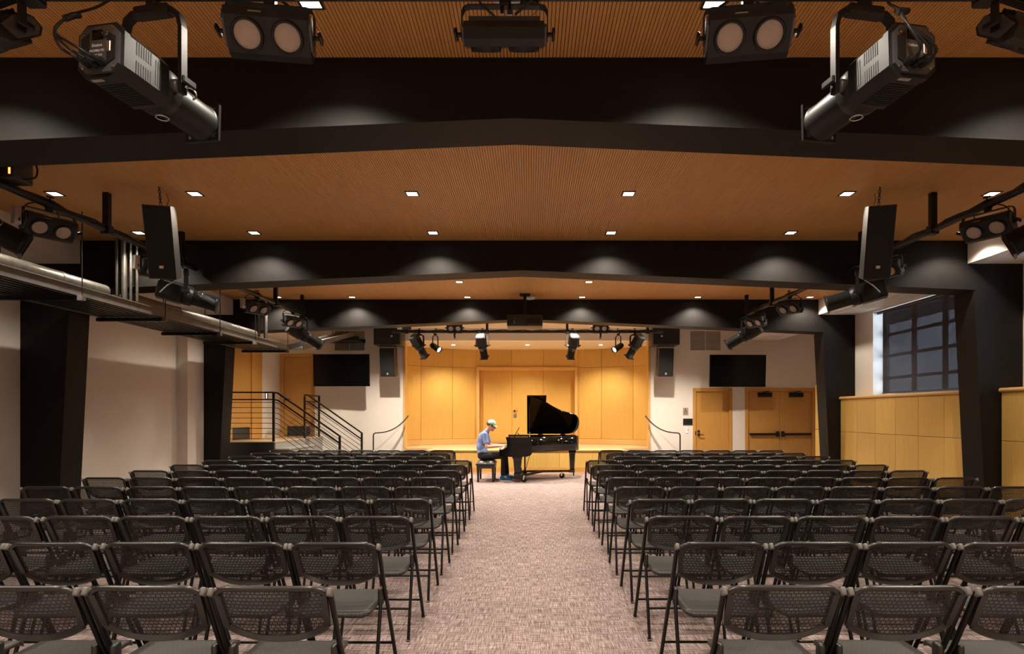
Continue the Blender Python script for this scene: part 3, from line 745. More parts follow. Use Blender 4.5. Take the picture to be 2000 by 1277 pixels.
# ------------------------------------------------------------------ lighting pipes
def lighting_pipe(label, p0, p1, posts):
    g = thing('lighting_pipe', label, 'lighting pipe', group='black lighting pipes')
    MB().cyl(p0, p1, .03, n=16).build('pipe', 'blacktrim', g)
    for p in posts:
        b = MB(); b.box(p[0]-.028, p[0]+.028, p[1]-.028, p[1]+.028, p[2]+.02, ZC); b.rbox(p[0]-.045, p[0]+.045, p[1]-.045, p[1]+.045, p[2]-.045, p[2]+.05, .008, 1)
        b.build('hanger_post', 'blacktrim', g)
    d = Vector(p1)-Vector(p0); n = max(4, int(d.length*6)); pts = []
    for i in range(n+1):
        q = Vector(p0)+d*(i/n); pts.append((q.x+.012*math.sin(i*1.3), q.y, q.z+.036+.012*math.sin(i*2.1)))
    MB().tube(pts, .011, 6).build('cable', 'cable', g)
PL, PR, PZ = -4.31, mir(-4.31), 3.38
lighting_pipe('black lighting pipe left side, between the two nearer beams', (PL, 4.3, PZ), (PL, 7.8, PZ), [(PL, 6.16, PZ), (PL, 7.48, PZ)])
lighting_pipe('black lighting pipe right side, between the two nearer beams', (PR, 4.3, PZ), (PR, 7.8, PZ), [(PR, 6.16, PZ), (PR, 7.48, PZ)])
lighting_pipe('black lighting pipe left side, in the far bay', (PL, 8.4, PZ), (PL, 11.85, PZ), [(PL, 10.25, PZ), (PL, 11.45, PZ)])
lighting_pipe('black lighting pipe right side, in the far bay', (PR, 8.4, PZ), (PR, 11.85, PZ), [(PR, 10.25, PZ), (PR, 11.45, PZ)])
SPY, SPZ = 14.5, 3.476
lighting_pipe('black lighting pipe across the front of the stage', (-3.3, SPY, SPZ), (3.2, SPY, SPZ), [(-1.02, SPY, SPZ), (.90, SPY, SPZ), (2.83, SPY, SPZ), (-2.95, SPY, SPZ)])
NPY, NPZ = 2.91, 3.53
lighting_pipe('black lighting pipe above the camera holding the nearest fixtures', (-3.7, NPY, NPZ), (3.5, NPY, NPZ), [(-2.4, NPY, NPZ), (2.2, NPY, NPZ), (.0, NPY, NPZ)])

# ------------------------------------------------------------------ fixtures
def clampmesh():
    b = MB(); b.rbox(-.03, .03, -.025, .025, -.07, -.03, .006, 1)
    b.bar([(0, -.035, -.03), (0, -.045, .0), (0, -.03, .04), (0, .02, .048), (0, .045, .02)], .05, .014, (1, 0, 0))
    b.cyl((0, .02, .04), (0, .02, .085), .008, n=8); b.rbox(-.035, .035, .01, .03, .075, .092, .004, 1)
    return b.mesh('clamp')
ME = {'clamp': clampmesh()}
# twin-lens wash fixture: lens direction +y, pivot at the origin
b = MB(); b.prism([(.062, -.092), (.062, .092), (.028, .130), (-.030, .118), (-.062, .07), (-.062, -.07), (-.030, -.118), (.028, -.130)], -.225, .225, 'x'); ME['tw_body'] = b.mesh('housing')
def rim(x):
    b = MB(); b.lathe([(.070, .056), (.074, .084), (.084, .084), (.090, .060)], (x, 0, 0), (0, 1, 0), 28); return b
ME['tw_rim'] = rim(0).mesh('lens_rim')
ME['tw_lens'] = MB().lathe([(0, .076), (.04, .075), (.073, .068)], (0, 0, 0), (0, 1, 0), 28).mesh('lens')
b = MB(); b.bar([(-.245, 0, -.03), (-.245, 0, .12), (-.232, 0, .15), (-.205, 0, .16), (.205, 0, .16), (.232, 0, .15), (.245, 0, .12), (.245, 0, -.03)], .045, .006, (0, 1, 0)); ME['tw_yoke'] = b.mesh('yoke')
b = MB(); b.cyl((-.03, 0, 0), (.012, 0, 0), .012, n=8); b.rbox(.008, .026, -.045, .045, -.018, .018, .006, 1); ME['knob'] = b.mesh('tilt_knob')
ME['tw_label'] = MB().box(.0, .07, -.002, .001, -.006, .006).mesh('label_sticker')
ME['tw_cheek'] = MB().prism([(.05, -.06), (.055, .07), (.02, .11), (-.03, .10), (-.055, 0), (-.03, -.10)], -.006, .006, 'x').mesh('side_plate')
ME['tw_fin'] = MB().box(-.2, .2, -.002, .002, -.014, .014).mesh('fin')
def attach(name, key, mat, par, loc=(0,0,0), rot=(0,0,0)):
    return inst(name, ME[key], mat, par, loc, rot)
def drop_cable(par, pts, r=.007, name='cable', mat='cable'):
    P = [Vector(p) for p in pts]; out = []
    for i in range(len(P)-1):
        p0, p1, p2, p3 = P[max(i-1, 0)], P[i], P[i+1], P[min(i+2, len(P)-1)]
        for k in range(5):
            t = k/5; out.append(.5*((2*p1)+(p2-p0)*t+(2*p0-5*p1+4*p2-p3)*t*t+(3*p1-p0-3*p2+p3)*t**3))
    out.append(P[-1]); return MB().tube(out, r, 6).build(name, mat, par)
def twin(label, pos, yaw, pitch, group='twin-lens stage lights', s=.84, up=False, box=False, roll=0):
    """pos = clamp point on the pipe; yaw from +Y toward +X is negative z rotation"""
    g = thing('twin_wash_light', label, 'stage light', pos, (0, R(roll), R(-yaw)), group, s)
    sg = 1 if up else -1
    attach('clamp', 'clamp', 'blacktrim', g, rot=(0 if not up else R(180), 0, 0))
    attach('yoke', 'tw_yoke', 'fixture', g, (0, 0, sg*.232), (0 if not up else R(180), 0, 0))
    pv = (0, 0, sg*.232); rt = (R(-pitch), 0, 0)
    bd = attach('housing', 'tw_body', 'fixture', g, pv, rt)
    for x in (-.108, .108):
        rm = attach('lens_rim', 'tw_rim', 'fixture', g, pv, rt); rm.location = Vector(pv)+Euler(rt).to_matrix() @ Vector((x, 0, 0))
        attach('lens', 'tw_lens', 'frosted', rm)
    for x in (-1, 1):
        attach('tilt_knob', 'knob', 'blacktrim', g, (x*.262, 0, sg*.232), (0, 0, 0 if x > 0 else R(180)))
        attach('side_plate', 'tw_cheek', 'fixturegrey', bd, (x*.232, 0, 0))
    attach('label_sticker', 'tw_label', 'badge', bd, (.02, .0475, .1125), (R(-48), 0, 0))
    for j in range(4): attach('fin', 'tw_fin', 'fixture', bd, (0, -.072, -.045+j*.03), (R(90), 0, 0))
    if box:
        MB().rbox(-.033, .033, -.04, .04, -.09, .09, .006, 2).build('driver_box', 'badge', g, (.29, 0, -.19))
    if not up:
        drop_cable(g, [(.0, -.05, .03), (-.12, -.10, -.03), (-.14, -.13, -.12), (-.05, -.11, -.2)])
        drop_cable(g, [(.03, -.05, .035), (.16, -.08, -.02), (.17, -.12, -.1), (.06, -.11, -.19)])
    return g
# profile spotlight: optical axis +y, pivot at the origin
def octo(w, h, c): return [(-w+c, -h), (w-c, -h), (w, -h+c), (w, h-c), (w-c, h), (-w+c, h), (-w, h-c), (-w, -h+c)]
b = MB(); b.prism(octo(.118, .122, .045), -.30, -.035); b.prism(octo(.122, .126, .045), -.305, -.275); ME['pf_house'] = b.mesh('housing')
ME['pf_back'] = MB().prism(octo(.103, .108, .036), -.318, -.304).mesh('back_panel')
ME['pf_cheek'] = MB().prism([(-.02, -.075), (.022, -.05), (.022, .05), (-.02, .075)], -.004, .004).mesh('back_recess')
b = MB(); b.lathe([(.10, -.04), (.122, -.02), (.122, .04), (.108, .07), (.108, .075)], (0,0,0), (0, 1, 0), 28); ME['pf_mid'] = b.mesh('shutter_body')
b = MB(); b.lathe([(.090, .065), (.096, .075), (.096, .33), (.101, .332), (.101, .352), (.088, .352), (.088, .33)], (0,0,0), (0, 1, 0), 32); ME['pf_tube'] = b.mesh('lens_barrel')
ME['pf_lens'] = MB().lathe([(0, .335), (.05, .332), (.088, .32)], (0,0,0), (0, 1, 0), 28).mesh('lens')
b = MB(); holed(b, -.102, .102, -.102, .102, .350, .368, [(-.085, .085, -.085, .085)]); ME['pf_gel'] = b.mesh('gel_frame_holder')
b = MB()
for zz in range(7): b.box(.1165, .1195, -.235+zz*.014, -.229+zz*.014, .015, .075); b.box(.1165, .1195, -.235+zz*.014, -.229+zz*.014, -.075, -.015)
for zz in range(5): b.box(.1165, .1195, -.12+zz*.014, -.114+zz*.014, -.06, .06)
ME['pf_vent'] = b.mesh('vent_slots')
b = MB()
for k in range(11): b.box(-.07, .07, -.24+k*.017, -.233+k*.017, -.1245, -.1215)
ME['pf_vent2'] = b.mesh('vent_slots')
b = MB(); b.lathe([(0, .05), (.026, .05), (.032, .04), (.032, .012), (.02, .0)], (.10, 0, 0), (1, 0, 0), 18); ME['pf_piv'] = b.mesh('pivot_knob')
b = MB(); b.bar([(-.165, 0, -.03), (-.165, 0, .21), (-.15, 0, .255), (-.115, 0, .275), (.115, 0, .275), (.15, 0, .255), (.165, 0, .21), (.165, 0, -.03)], .04, .022, (0, 1, 0))
b.rbox(-.10, .10, -.03, .03, .262, .30, .008, 1); ME['pf_yoke'] = b.mesh('yoke')
b = MB(); b.tube([(.03*math.cos(R(a)), 0, .03*math.sin(R(a))) for a in range(0, 361, 30)], .005, 6); ME['pf_ring'] = b.mesh('focus_ring')
ME['pf_stick'] = MB().box(-.03, .03, -.001, .001, -.009, .009).mesh('label_sticker')
b = MB(); b.cyl((0, 0, 0), (0, -.03, 0), .017, n=14); ME['pf_plug'] = b.mesh('socket')
def profile(label, pos, yaw, pitch, group='profile spotlights', s=1.0, near=False, lit=None, silver=False, drop=.365):
    g = thing('profile_spotlight', label, 'stage light', pos, (0, 0, R(-yaw)), group, s)
    attach('clamp', 'clamp', 'blacktrim', g); yk = attach('yoke', 'pf_yoke', 'fixture', g, (0, 0, -drop)); yk.scale = (1, 1, (drop-.065)/.3)
    pv = Vector((0, 0, -drop)); rt = (R(-pitch), 0, 0)
    A = lambda n, k, m, par=g: attach(n, k, m, par, pv if par is g else (0,0,0), rt if par is g else (0,0,0))
    hs = A('housing', 'pf_house', 'fixture'); A('shutter_body', 'pf_mid', 'fixture'); tb = A('lens_barrel', 'pf_tube', 'fixture')
    attach('lens', 'pf_lens', 'glasslens', tb); attach('gel_frame_holder', 'pf_gel', 'fixture', tb)
    bp = A('back_panel', 'pf_back', 'fixturegrey' if not silver else 'chrome')
    attach('vent_slots', 'pf_vent', 'grille', hs); o = attach('vent_slots', 'pf_vent', 'grille', hs); o.scale = (-1, 1, 1)
    attach('vent_slots', 'pf_vent2', 'grille', hs)
    A('pivot_knob', 'pf_piv', 'fixturegrey'); o = A('pivot_knob', 'pf_piv', 'fixturegrey'); o.scale = (-1, 1, 1)
    attach('focus_ring', 'pf_ring', 'chrome', tb, (.085, .15, .05), (0, 0, R(60))); attach('focus_ring', 'pf_ring', 'fixture', tb, (0, .06, -.12), (R(90), 0, 0))
    attach('tilt_knob', 'knob', 'blacktrim', g, (.185, 0, -drop+.01)); attach('tilt_knob', 'knob', 'blacktrim', g, (-.185, 0, -drop+.01), (0, 0, R(180)))
    if near:
        for sx in (-1, 1): attach('back_recess', 'pf_cheek', 'chrome' if sx > 0 else 'fixture', bp, (sx*.068, -.319, 0), (0, 0, 0 if sx > 0 else R(180)))
        MB().box(-.035, .02, -.321, -.318, .045, .088).build('display', 'screen', bp)
        MB().lathe([(0, .012), (.015, .012), (.017, 0)], (.038, -.318, .068), (0, -1, 0), 14).build('menu_knob', 'glasslens', bp)
        MB().rbox(.044, .066, -.326, -.318, -.02, .03, .003, 1).build('latch', 'chrome', bp)
        for sx, sz in ((-.07, .07), (.078, -.088), (-.078, -.088), (.078, .09), (.052, .045), (.052, -.04)):
            MB().cyl((sx, -.318, sz), (sx, -.323, sz), .006, n=10).build('screw', 'chrome', bp)
        for sx, sz in ((-.045, -.07), (-.005, -.075), (.03, -.07)):
            pl = attach('socket', 'pf_plug', 'blacktrim', bp, (sx, -.318, sz))
            MB().cyl((sx, -.348, sz), (sx, -.385, sz-.006), .013, .010, n=12).build('plug', 'cable', bp)
            drop_cable(bp, [(sx, -.385, sz-.006), (sx-.03, -.43, sz+.01), (-.125, -.42, .03), (-.11, -.36, .14), (-.07, -.25, .26), (.0, -.16, .42)], .006)
        MB().tube([(-.13, -.37, .12), (-.08, -.37, .13), (-.10, -.33, .16)], .014, 8).build('cable_tie', 'cable', bp)
        attach('label_sticker', 'pf_stick', 'badge', hs, (-.03, -.288, -.1268), (R(90), 0, 0))
        for txt, sz, zz in (('Elation', .020, .012), ('PROFILE FC', .0155, -.012), ('INST 211' if near == 'L' else 'INST 216', .0155, -.034), ('ADR 06', .013, -.052)):
            if near != 'L' and txt != 'Elation' : continue
            me = text_mesh(txt, sz); inst('lettering', me, 'white', bp, (-.01, -.3186, zz), (R(90), 0, 0))
    else:
        drop_cable(g, [(.02, -.03, .03), (-.06, -.12, -.05), (-.10, -.24, -.22), (-.02, -.31*math.cos(R(pitch)), -drop+.3*math.sin(R(pitch)))])
        drop_cable(g, [(-.02, -.03, .03), (.08, -.12, -.05), (.13, -.26, -.2), (.03, -.31*math.cos(R(pitch)), -drop+.3*math.sin(R(pitch))-.03)])
    if lit:
        d = Euler(rt).to_matrix() @ Vector((0, .36, 0))
        spot('lamp', g, pv+d, pv+d*5, lit, 26, .25, .06, (1, .86, .68))
    return g
# nearest fixtures on the pipe above the camera
profile('large black profile spotlight upper left, labelled INST 211', (-1.811, NPY, NPZ), 10, 2, 'nearest profile spotlights', near='L', drop=.477, s=.95)
profile('large black profile spotlight upper right with cable bundle', (mir(-1.811), NPY, NPZ), -10, 2, 'nearest profile spotlights', near='R', drop=.477, s=.95)
twin('near twin-lens light upper left facing the camera', (-1.25, NPY, NPZ), 172, 38, 'nearest twin-lens lights')
twin('near twin-lens light upper right facing the camera', (mir(-1.25), NPY, NPZ), -172, 38, 'nearest twin-lens lights')
c = twin('near twin-lens light at top centre seen from behind', (-.12, NPY, NPZ), 0, 62, 'nearest twin-lens lights')
MB().rbox(-.03, -.0, -.02, .02, -.165, -.12, .004, 1).build('plug', 'white', c); MB().rbox(.012, .045, -.02, .02, -.165, -.125, .004, 1).build('plug', 'white', c)
MB().rbox(.014, .043, -.018, .018, -.125, -.095, .004, 1).build('plug', 'blue', c)
MB().tube([(-.015, 0, -.12), (-.015, -.0, .0), (-.02, 0, .1)], .010, 8).build('cable', 'cable', c); MB().tube([(.028, 0, -.095), (.028, -.0, .0), (.0, 0, .1)], .008, 8).build('cable', 'cable', c)
drop_cable(c, [(.21, 0, -.02), (.19, -.02, -.10), (.14, -.05, -.17)], .002, 'safety_wire', 'chrome')
twin('twin-lens light cut off by the upper left corner', (-2.58, NPY, NPZ), 20, 50, 'nearest twin-lens lights')
twin('twin-lens light cut off by the upper right corner', (mir(-2.58), NPY, NPZ), -20, 50, 'nearest twin-lens lights')
# side pipes, nearer bay
for sx, side in ((-1, 'left'), (1, 'right')):
    X = PL if sx < 0 else PR; q = -sx
    twin('twin-lens light on the %s pipe, beside the hanging loudspeaker nearest the camera' % side, (X, 5.42, PZ), q*118, 38, box=(sx < 0))
    twin('twin-lens light on the %s pipe, half hidden behind the hanging loudspeaker' % side, (X, 7.02, PZ), q*122, 40, box=(sx < 0))
    profile('silver-lit profile spotlight cut off at the %s picture edge' % side, (X, 4.66, PZ), q*50, 25)
    profile('profile spotlight below the %s hanging loudspeaker' % side, (X, 7.58, PZ-.02), q*62, 14, lit=0, silver=True)
    twin('twin-lens light on the %s far pipe, nearer one' % side, (X, 9.55, PZ), q*120, 38, box=(sx < 0))
    twin('twin-lens light on the %s far pipe, farther one' % side, (X, 11.0, PZ), q*120, 38)
    profile('profile spotlight at the end of the %s far pipe' % side, (X, 11.55, PZ), q*52, 28, lit=90)
for k, (x, yw, pt, lit) in enumerate(((-2.66, 32, 48, 25), (-1.137, 12, 52, 60), (1.03, -12, 52, 60), (2.53, -32, 48, 25))):
    profile('profile spotlight on the stage pipe, %s from the left' % ORD[k], (x, SPY, SPZ), yw, pt, 'stage pipe profile spotlights', s=.92, lit=lit, silver=k in (1, 2))
for k, x in enumerate((-1.80, 1.70)):
    twin('twin-lens light standing above the stage pipe, '+['left', 'right'][k], (x, SPY, SPZ-.09), 180, 25, 'stage pipe twin-lens lights', s=.80, up=True)
# small round spots with lit lenses
for k, (x, q) in enumerate(((-2.28, 1), (2.14, -1))):
    g = thing('par_spotlight', 'small round spotlight with glowing lens beside stage pipe, '+['left', 'right'][k], 'stage light', (x, SPY+.1, SPZ), (0, 0, R(-q*125)), 'small round spotlights')
    attach('clamp', 'clamp', 'blacktrim', g)
    b = MB(); b.bar([(-.09, 0, -.36), (-.09, 0, -.12), (-.06, 0, -.08), (.06, 0, -.08), (.09, 0, -.12), (.09, 0, -.36)], .03, .006, (0, 1, 0)); b.build('yoke', 'fixture', g)
    rt = (R(-28), 0, 0)
    MB().lathe([(0, -.15), (.05, -.15), (.07, -.10), (.075, .14), (.082, .14), (.082, .16), (.068, .16), (.068, .10)], (0,0,0), (0, 1, 0), 22).build('housing', 'fixture', g, (0, 0, -.36), rt)
    MB().lathe([(0, .12), (.068, .12)], (0,0,0), (0, 1, 0), 20).build('lens', 'lampglow', g, (0, 0, -.36), rt)
    d = Euler(rt).to_matrix() @ Vector((0, .17, 0)); spot('lamp', g, Vector((0, 0, -.36))+d, Vector((0, 0, -.36))+d*6, 40, 40, .4, .05)
jb = thing('junction_box', 'small black box on the left end of the stage pipe', 'junction box', (-2.95, SPY, SPZ+.02))
MB().rbox(-.1, .1, -.06, .06, .03, .15, .008, 1).build('body', 'cab', jb); MB().box(-.22, -.1, -.04, .04, .04, .14).build('cover', 'white', jb)
jb = thing('dimmer_box', 'black box with tiny lights at the left picture edge', 'control box', (PL, 4.98, PZ+.04))
MB().rbox(-.14, .14, -.1, .1, .0, .22, .012, 2).build('body', 'cab', jb); MB().box(.10, .115, -.102, -.1, .03, .08).build('status_light', 'ledgreen', jb); MB().box(.03, .04, -.102, -.1, .17, .18).build('status_light', 'ledblue', jb)
drop_cable(jb, [(.14, 0, .16), (.24, 0, .14), (.24, 0, .04), (.14, 0, .02)])
# loudspeakers hung by chains
for sx, side in ((-1, 'left'), (1, 'right')):
    x = -3.72 if sx < 0 else mir(-3.72)
    g = thing('hanging_loudspeaker', 'tall black loudspeaker hung by a chain on the %s' % side, 'speaker', (x, 6.16, 3.255), (R(16), 0, R(-sx*14)), 'hanging loudspeakers')
    b = MB(); b.prism([(-.125, -.16), (.125, -.16), (.085, .16), (-.085, .16)], -.355, .355, 'z'); b.build('cabinet', 'cab', g)
    MB().rbox(-.12, .12, -.168, -.16, -.348, .348, .004, 1).build('grille', 'grille', g)
    MB().rbox(-.02, .02, -.173, -.168, -.25, -.22, .002, 1).build('badge', 'badge', g)
    for j in range(8):
        b = MB(); b.tube([(.011*math.cos(R(a)), 0, .02*math.sin(R(a))) for a in range(0, 361, 45)], .0035, 5)
        b.build('chain_link', 'blacktrim', g, (0, -.02, .375+j*.028), (0, 0, R(90*(j % 2))))
    MB().tube([(.0, .15, .35), (.02, .17, .42), (.0, .16, .50)], .003, 5).build('safety_wire', 'blacktrim', g)
    MB().tube([(-sx*.05, .14, -.30), (-sx*.06, .13, -.36), (sx*.02, .02, -.43), (sx*.08, -.03, -.50)], .006, 6).build('cable', 'rubber', g)

# ------------------------------------------------------------------ folding chairs
def backpos(x, z):
    """point on the reclined, bowed back sheet"""
    return (x, -.49*(z-.79)-.026*(1-(x/.21)**2)*min(1, (.82-z)/.12+.3), z)
def ztop(x): return .815-.028*max(0, (abs(x)-.165)/.055)**2
def zbot(x): return .583+.055*(abs(x)/.205)**2.6
b = MB(); b.surf(lambda u, v: backpos((u-.5)*.402, zbot((u-.5)*.402)+v*(ztop((u-.5)*.402)-.012-zbot((u-.5)*.402))), 16, 6); ch_mesh = b.mesh('mesh_panel'); ch_mesh.materials.append(MT['mesh'])
b = MB()
top = [backpos(x, ztop(x)) for x in [i*.022-.22 for i in range(21)]]
bot = [backpos(x, zbot(x)) for x in [i*.0205-.205 for i in range(21)]]
b.tube(top, .0125, 12); b.bar(bot, .024, .024, (0, .9, -.45))
for s in (-1, 1):
    b.bar([backpos(s*.212, .79), backpos(s*.210, .72), backpos(s*.206, .640)], .026, .024, (1, 0, 0))
ch_bf = b.mesh('back_frame'); ch_bf.materials.append(MT['plastic'])
def legmesh(s, rear):
    b = MB()
    if rear: b.tube([(s*.218, .155, .535), (s*.218, .13, .50), (s*.226, -.045, .012)], .0105, 8)
    else: b.tube([(s*.2365, -.0, .80), (s*.2365, .135, .525), (s*.2365, .215, .40), (s*.2365, .425, .012)], .012, 8)
    b.v = b.v; return b
ch_front = {s: legmesh(s, False).mesh('front_leg') for s in (-1, 1)}; ch_rear = {s: legmesh(s, True).mesh('rear_leg') for s in (-1, 1)}
b = MB(); b.rbox(-.013, .013, -.015, .015, -.0, .012, .004, 1); ch_foot = b.mesh('foot_cap'); ch_foot.materials.append(MT['plastic'])
b = MB(); b.rbox(-.0105, .0105, -.022, .018, -.012, .022, .006, 2); ch_cap = b.mesh('end_cap'); ch_cap.materials.append(MT['cap'])
for d in (ch_front, ch_rear):
    for m in d.values(): m.materials.append(MT['tube'])
b = MB(); b.tube([(-.222, .03, .19), (.222, .03, .19)], .008, 8); ch_cb1 = b.mesh('rear_crossbar'); ch_cb1.materials.append(MT['tube'])
b = MB(); b.tube([(-.235, .345, .155), (.235, .345, .155)], .008, 8); ch_cb2 = b.mesh('front_crossbar'); ch_cb2.materials.append(MT['tube'])
def seatf(u, v):
    w = .202-.045*(1-math.sqrt(max(0, 1-max(0, (.11-v)/.11)**2)))-.012*max(0, (v-.85)/.15)**2; x = (u-.5)*2*w
    y = -.035+v*.43; z = .462-.012*math.sin(math.pi*v)*(1-(x/.2)**2)+.006*v-.02*max(0, (v-.92)/.08)**2-.016*max(0, (.08-v)/.08)**2
    return (x, y, z)
b = MB(); b.surf(seatf, 10, 36, (0, 0, -.018)); ch_seat = b.mesh('seat'); ch_seat.materials.append(MT['seat'])
b = MB(); b.rbox(-.014, .014, .110, .162, .44, .540, .012, 2); ch_br = b.mesh('hinge_bracket'); ch_br.materials.append(MT['plastic'])
def chair(x, y, rz, label):
    g = thing('folding_chair', label, 'chair', (x, y, 0), (0, 0, rz), 'black folding chairs in rows')
    for n, m in (('mesh_panel', ch_mesh), ('back_frame', ch_bf), ('seat', ch_seat), ('rear_crossbar', ch_cb1), ('front_crossbar', ch_cb2)): inst(n, m, None, g)
    for s in (-1, 1):
        inst('front_leg', ch_front[s], None, g); inst('rear_leg', ch_rear[s], None, g)
        inst('hinge_bracket', ch_br, None, g, (s*.214, 0, 0))
        inst('end_cap', ch_cap, None, g, (s*.2365, -.0, .79), (R(-26), 0, 0))
        inst('foot_cap', ch_foot, None, g, (s*.2365, .427, 0)); inst('foot_cap', ch_foot, None, g, (s*.226, -.047, 0))
    return g
PITCH = .5036
rows = []   # (depth, left aisle knob x, right aisle knob x, left count, right count)
kl = [646.6, 741.9, 804.7, 840.0, 866.4, 884.8, 898.7, 910.9, 920.8, 868.0, 878.4, 888.0]
kr = [1416, 1322, 1262.8, 1229.2, 1202, 1184, 1168.4, 1156, 1146, 1198.8, 1185, 1170.5]
nl = [4, 5, 6, 8, 8, 8, 8, 8, 8, 7, 7, 7]
nr = [4, 5, 6, 8, 8, 8, 8, 8, 8, 7, 7, 7]
for k in range(12):
    Y = 2.424+.82*k
    for side, kn, n in ((-1, kl[k], nl[k]), (1, kr[k], nr[k])):
        xk = (kn-1034.5)/F_PX*Y
        for j in range(n):
            x = xk+side*(.2365+PITCH*j)+random.uniform(-.006, .006)
            chair(x, Y+random.uniform(-.01, .01), R(random.uniform(-.8, .8)),
                  'black folding chair %s of the aisle, %s row from the stage, %s from the aisle' % ('left' if side < 0 else 'right', ORD[11-k], ORD[j]))

# ------------------------------------------------------------------ grand piano
PO = Vector((.25, 14.0, 0))
def PB():
    b = MB(); b.mx = Matrix.Translation(-PO); return b
pn = thing('grand_piano', 'black grand piano with raised lid before the stage', 'piano', PO)
def smooth(pts, n=6):
    P = [Vector(p) for p in pts]; out = []
    for i in range(len(P)-1):
        p0, p1, p2, p3 = P[max(i-1, 0)], P[i], P[i+1], P[min(i+2, len(P)-1)]
        for k in range(n):
            t = k/n; out.append(.5*((2*p1)+(p2-p0)*t+(2*p0-5*p1+4*p2-p3)*t*t+(3*p1-p0-3*p2+p3)*t**3))
    return out+[P[-1]]
bent = smooth([(.02, 13.245), (.14, 13.28), (.32, 13.42), (.52, 13.62), (.72, 13.79), (.92, 13.89), (1.06, 13.98), (1.14, 14.12), (1.165, 14.32), (1.14, 14.55), (1.06, 14.70), (.95, 14.755)], 5)
out = [Vector((-.50, 13.245))]+bent+[Vector((-.50, 14.755))]
cen = Vector((.2, 14.1))
inn = []
for i, p in enumerate(out):
    q0 = out[max(i-1, 0)]; q1 = out[min(i+1, len(out)-1)]; t = (q1-q0).normalized(); nrm = Vector((-t.y, t.x))
    if nrm.dot(cen-p) < 0: nrm = -nrm
    inn.append(p+nrm*.05)
b = PB()
n = len(out)
vs = [(p.x, p.y, z) for z in (.665, 1.0) for p in out]+[(p.x, p.y, z) for z in (.665, 1.0) for p in inn]
fs = []
for i in range(n-1):
    fs += [(i, i+1, n+i+1, n+i), (2*n+i+1, 2*n+i, 3*n+i, 3*n+i+1), (n+i, n+i+1, 3*n+i+1, 3*n+i), (i+1, i, 2*n+i, 2*n+i+1)]
b.add(vs, fs, True); b.build('rim', 'piano', pn)
b = PB(); b.prism([tuple(p) for p in inn[1:-1]]+[(-.38, 14.7), (-.38, 13.3)], .66, .70, 'z'); b.build('soundboard', 'brass', pn)
b = PB(); b.prism([tuple(p+(cen-p)*.06) for p in inn[1:-1]]+[(-.3, 14.66), (-.3, 13.34)], .88, .90, 'z'); b.build('iron_plate', 'plate', pn)
cheek = [(-.525, 1.0), (-.505, .93), (-.475, .85), (-.50, .78), (-.57, .735), (-.665, .725), (-.665, .585), (-.42, .565), (-.06, .57), (.02, .60), (.05, .64), (.05, 1.0)]
for y in (13.225, 14.72):
    b = PB(); b.prism(cheek, y, y+.055); b.build('cheek', 'piano', pn)
b = PB(); b.box(-.66, -.05, 13.28, 14.72, .585, .69); b.build('key_bed', 'piano', pn)
b = PB(); b.box(-.668, -.655, 13.28, 14.72, .60, .735); b.build('key_slip', 'piano', pn)
kb = PB(); kb.box(-.65, -.49, 13.35, 14.65, .69, .715); kb = kb.build('keyboard', 'keysblack', pn)
wk = MB().box(-.075, .075, -.0118, .0118, 0, .012).mesh('white_key'); bk = MB().rbox(-.045, .045, -.006, .006, 0, .014, .002, 1).mesh('black_key')
for k in range(52):
    yy = 14.645-(k+.5)*.025; inst('white_key', wk, 'keys', kb, (-.573-PO.x, yy-PO.y, .712))
    if k % 7 in (0, 2, 3, 5, 6) and k < 51: inst('black_key', bk, 'keysblack', kb, (-.54-PO.x, yy-.0125-PO.y, .722))
b = PB(); b.bar([(-.485, 14.0, .72), (-.47, 14.0, .80), (-.44, 14.0, .88), (-.44, 14.0, .97)], 1.43, .02, (0, 1, 0)); b.build('fallboard', 'piano', pn)
b = PB(); b.rbox(-.45, -.03, 13.28, 14.72, .955, .975, .004, 1); b.build('desk_shelf', 'piano', pn)
AL = R(34.5); HY, HZ = 14.755, 1.02
def lidp(x, y, off=0):
    v = HY-y; return (x-PO.x, HY-v*math.cos(AL)-off*math.sin(AL)*-1*0+off*math.sin(AL)-PO.y, HZ+v*math.sin(AL)+off*math.cos(AL))
def lidmesh(poly, o0, o1):
    b = MB(); A = [lidp(p[0], p[1], o0) for p in poly]; B = [lidp(p[0], p[1], o1) for p in poly]; n = len(poly)
    b.add(A, [tuple(range(n))]); b.add(B, [tuple(range(n))[::-1]]); b.add(A+B, [(i, (i+1) % n, n+(i+1) % n, n+i) for i in range(n)]); return b
lid = [(-.06, 13.225)]+[(p.x+.012*(1 if p.x > .9 else .3), p.y-.018 if p.y < 14.3 else p.y) for p in bent]+[(-.06, 14.755)]
lidmesh(lid, 0, .022).build('lid', 'piano', pn)
lidmesh([(-.06, 13.225), (.375, 13.225), (.375, 14.755), (-.06, 14.755)], .024, .046).build('folded_flap', 'piano', pn)
q = lidp(.0, 13.46, 0)
b = MB(); b.tube([(-.0-PO.x, 13.30-PO.y, .99), (-.0-PO.x, q[1], q[2])], .011, 8); b.build('prop_stick', 'piano', pn)
b = MB(); b.tube([(.0-PO.x, 13.29-PO.y, 1.0), (.0-PO.x, 13.33-PO.y, 1.10)], .014, 8); b.build('prop_socket', 'chrome', pn)
for xx in (.2, .75):
    b = MB(); b.cyl((xx-PO.x, HY-PO.y, 1.012), (xx+.12-PO.x, HY-PO.y, 1.012), .012, n=8); b.build('hinge', 'plate', pn)
b = PB(); b.bar([(-.36, 14.0, .98), (-.235, 14.0, 1.20)], .75, .014, (0, 1, 0)); md = b.build('music_desk', 'piano', pn)
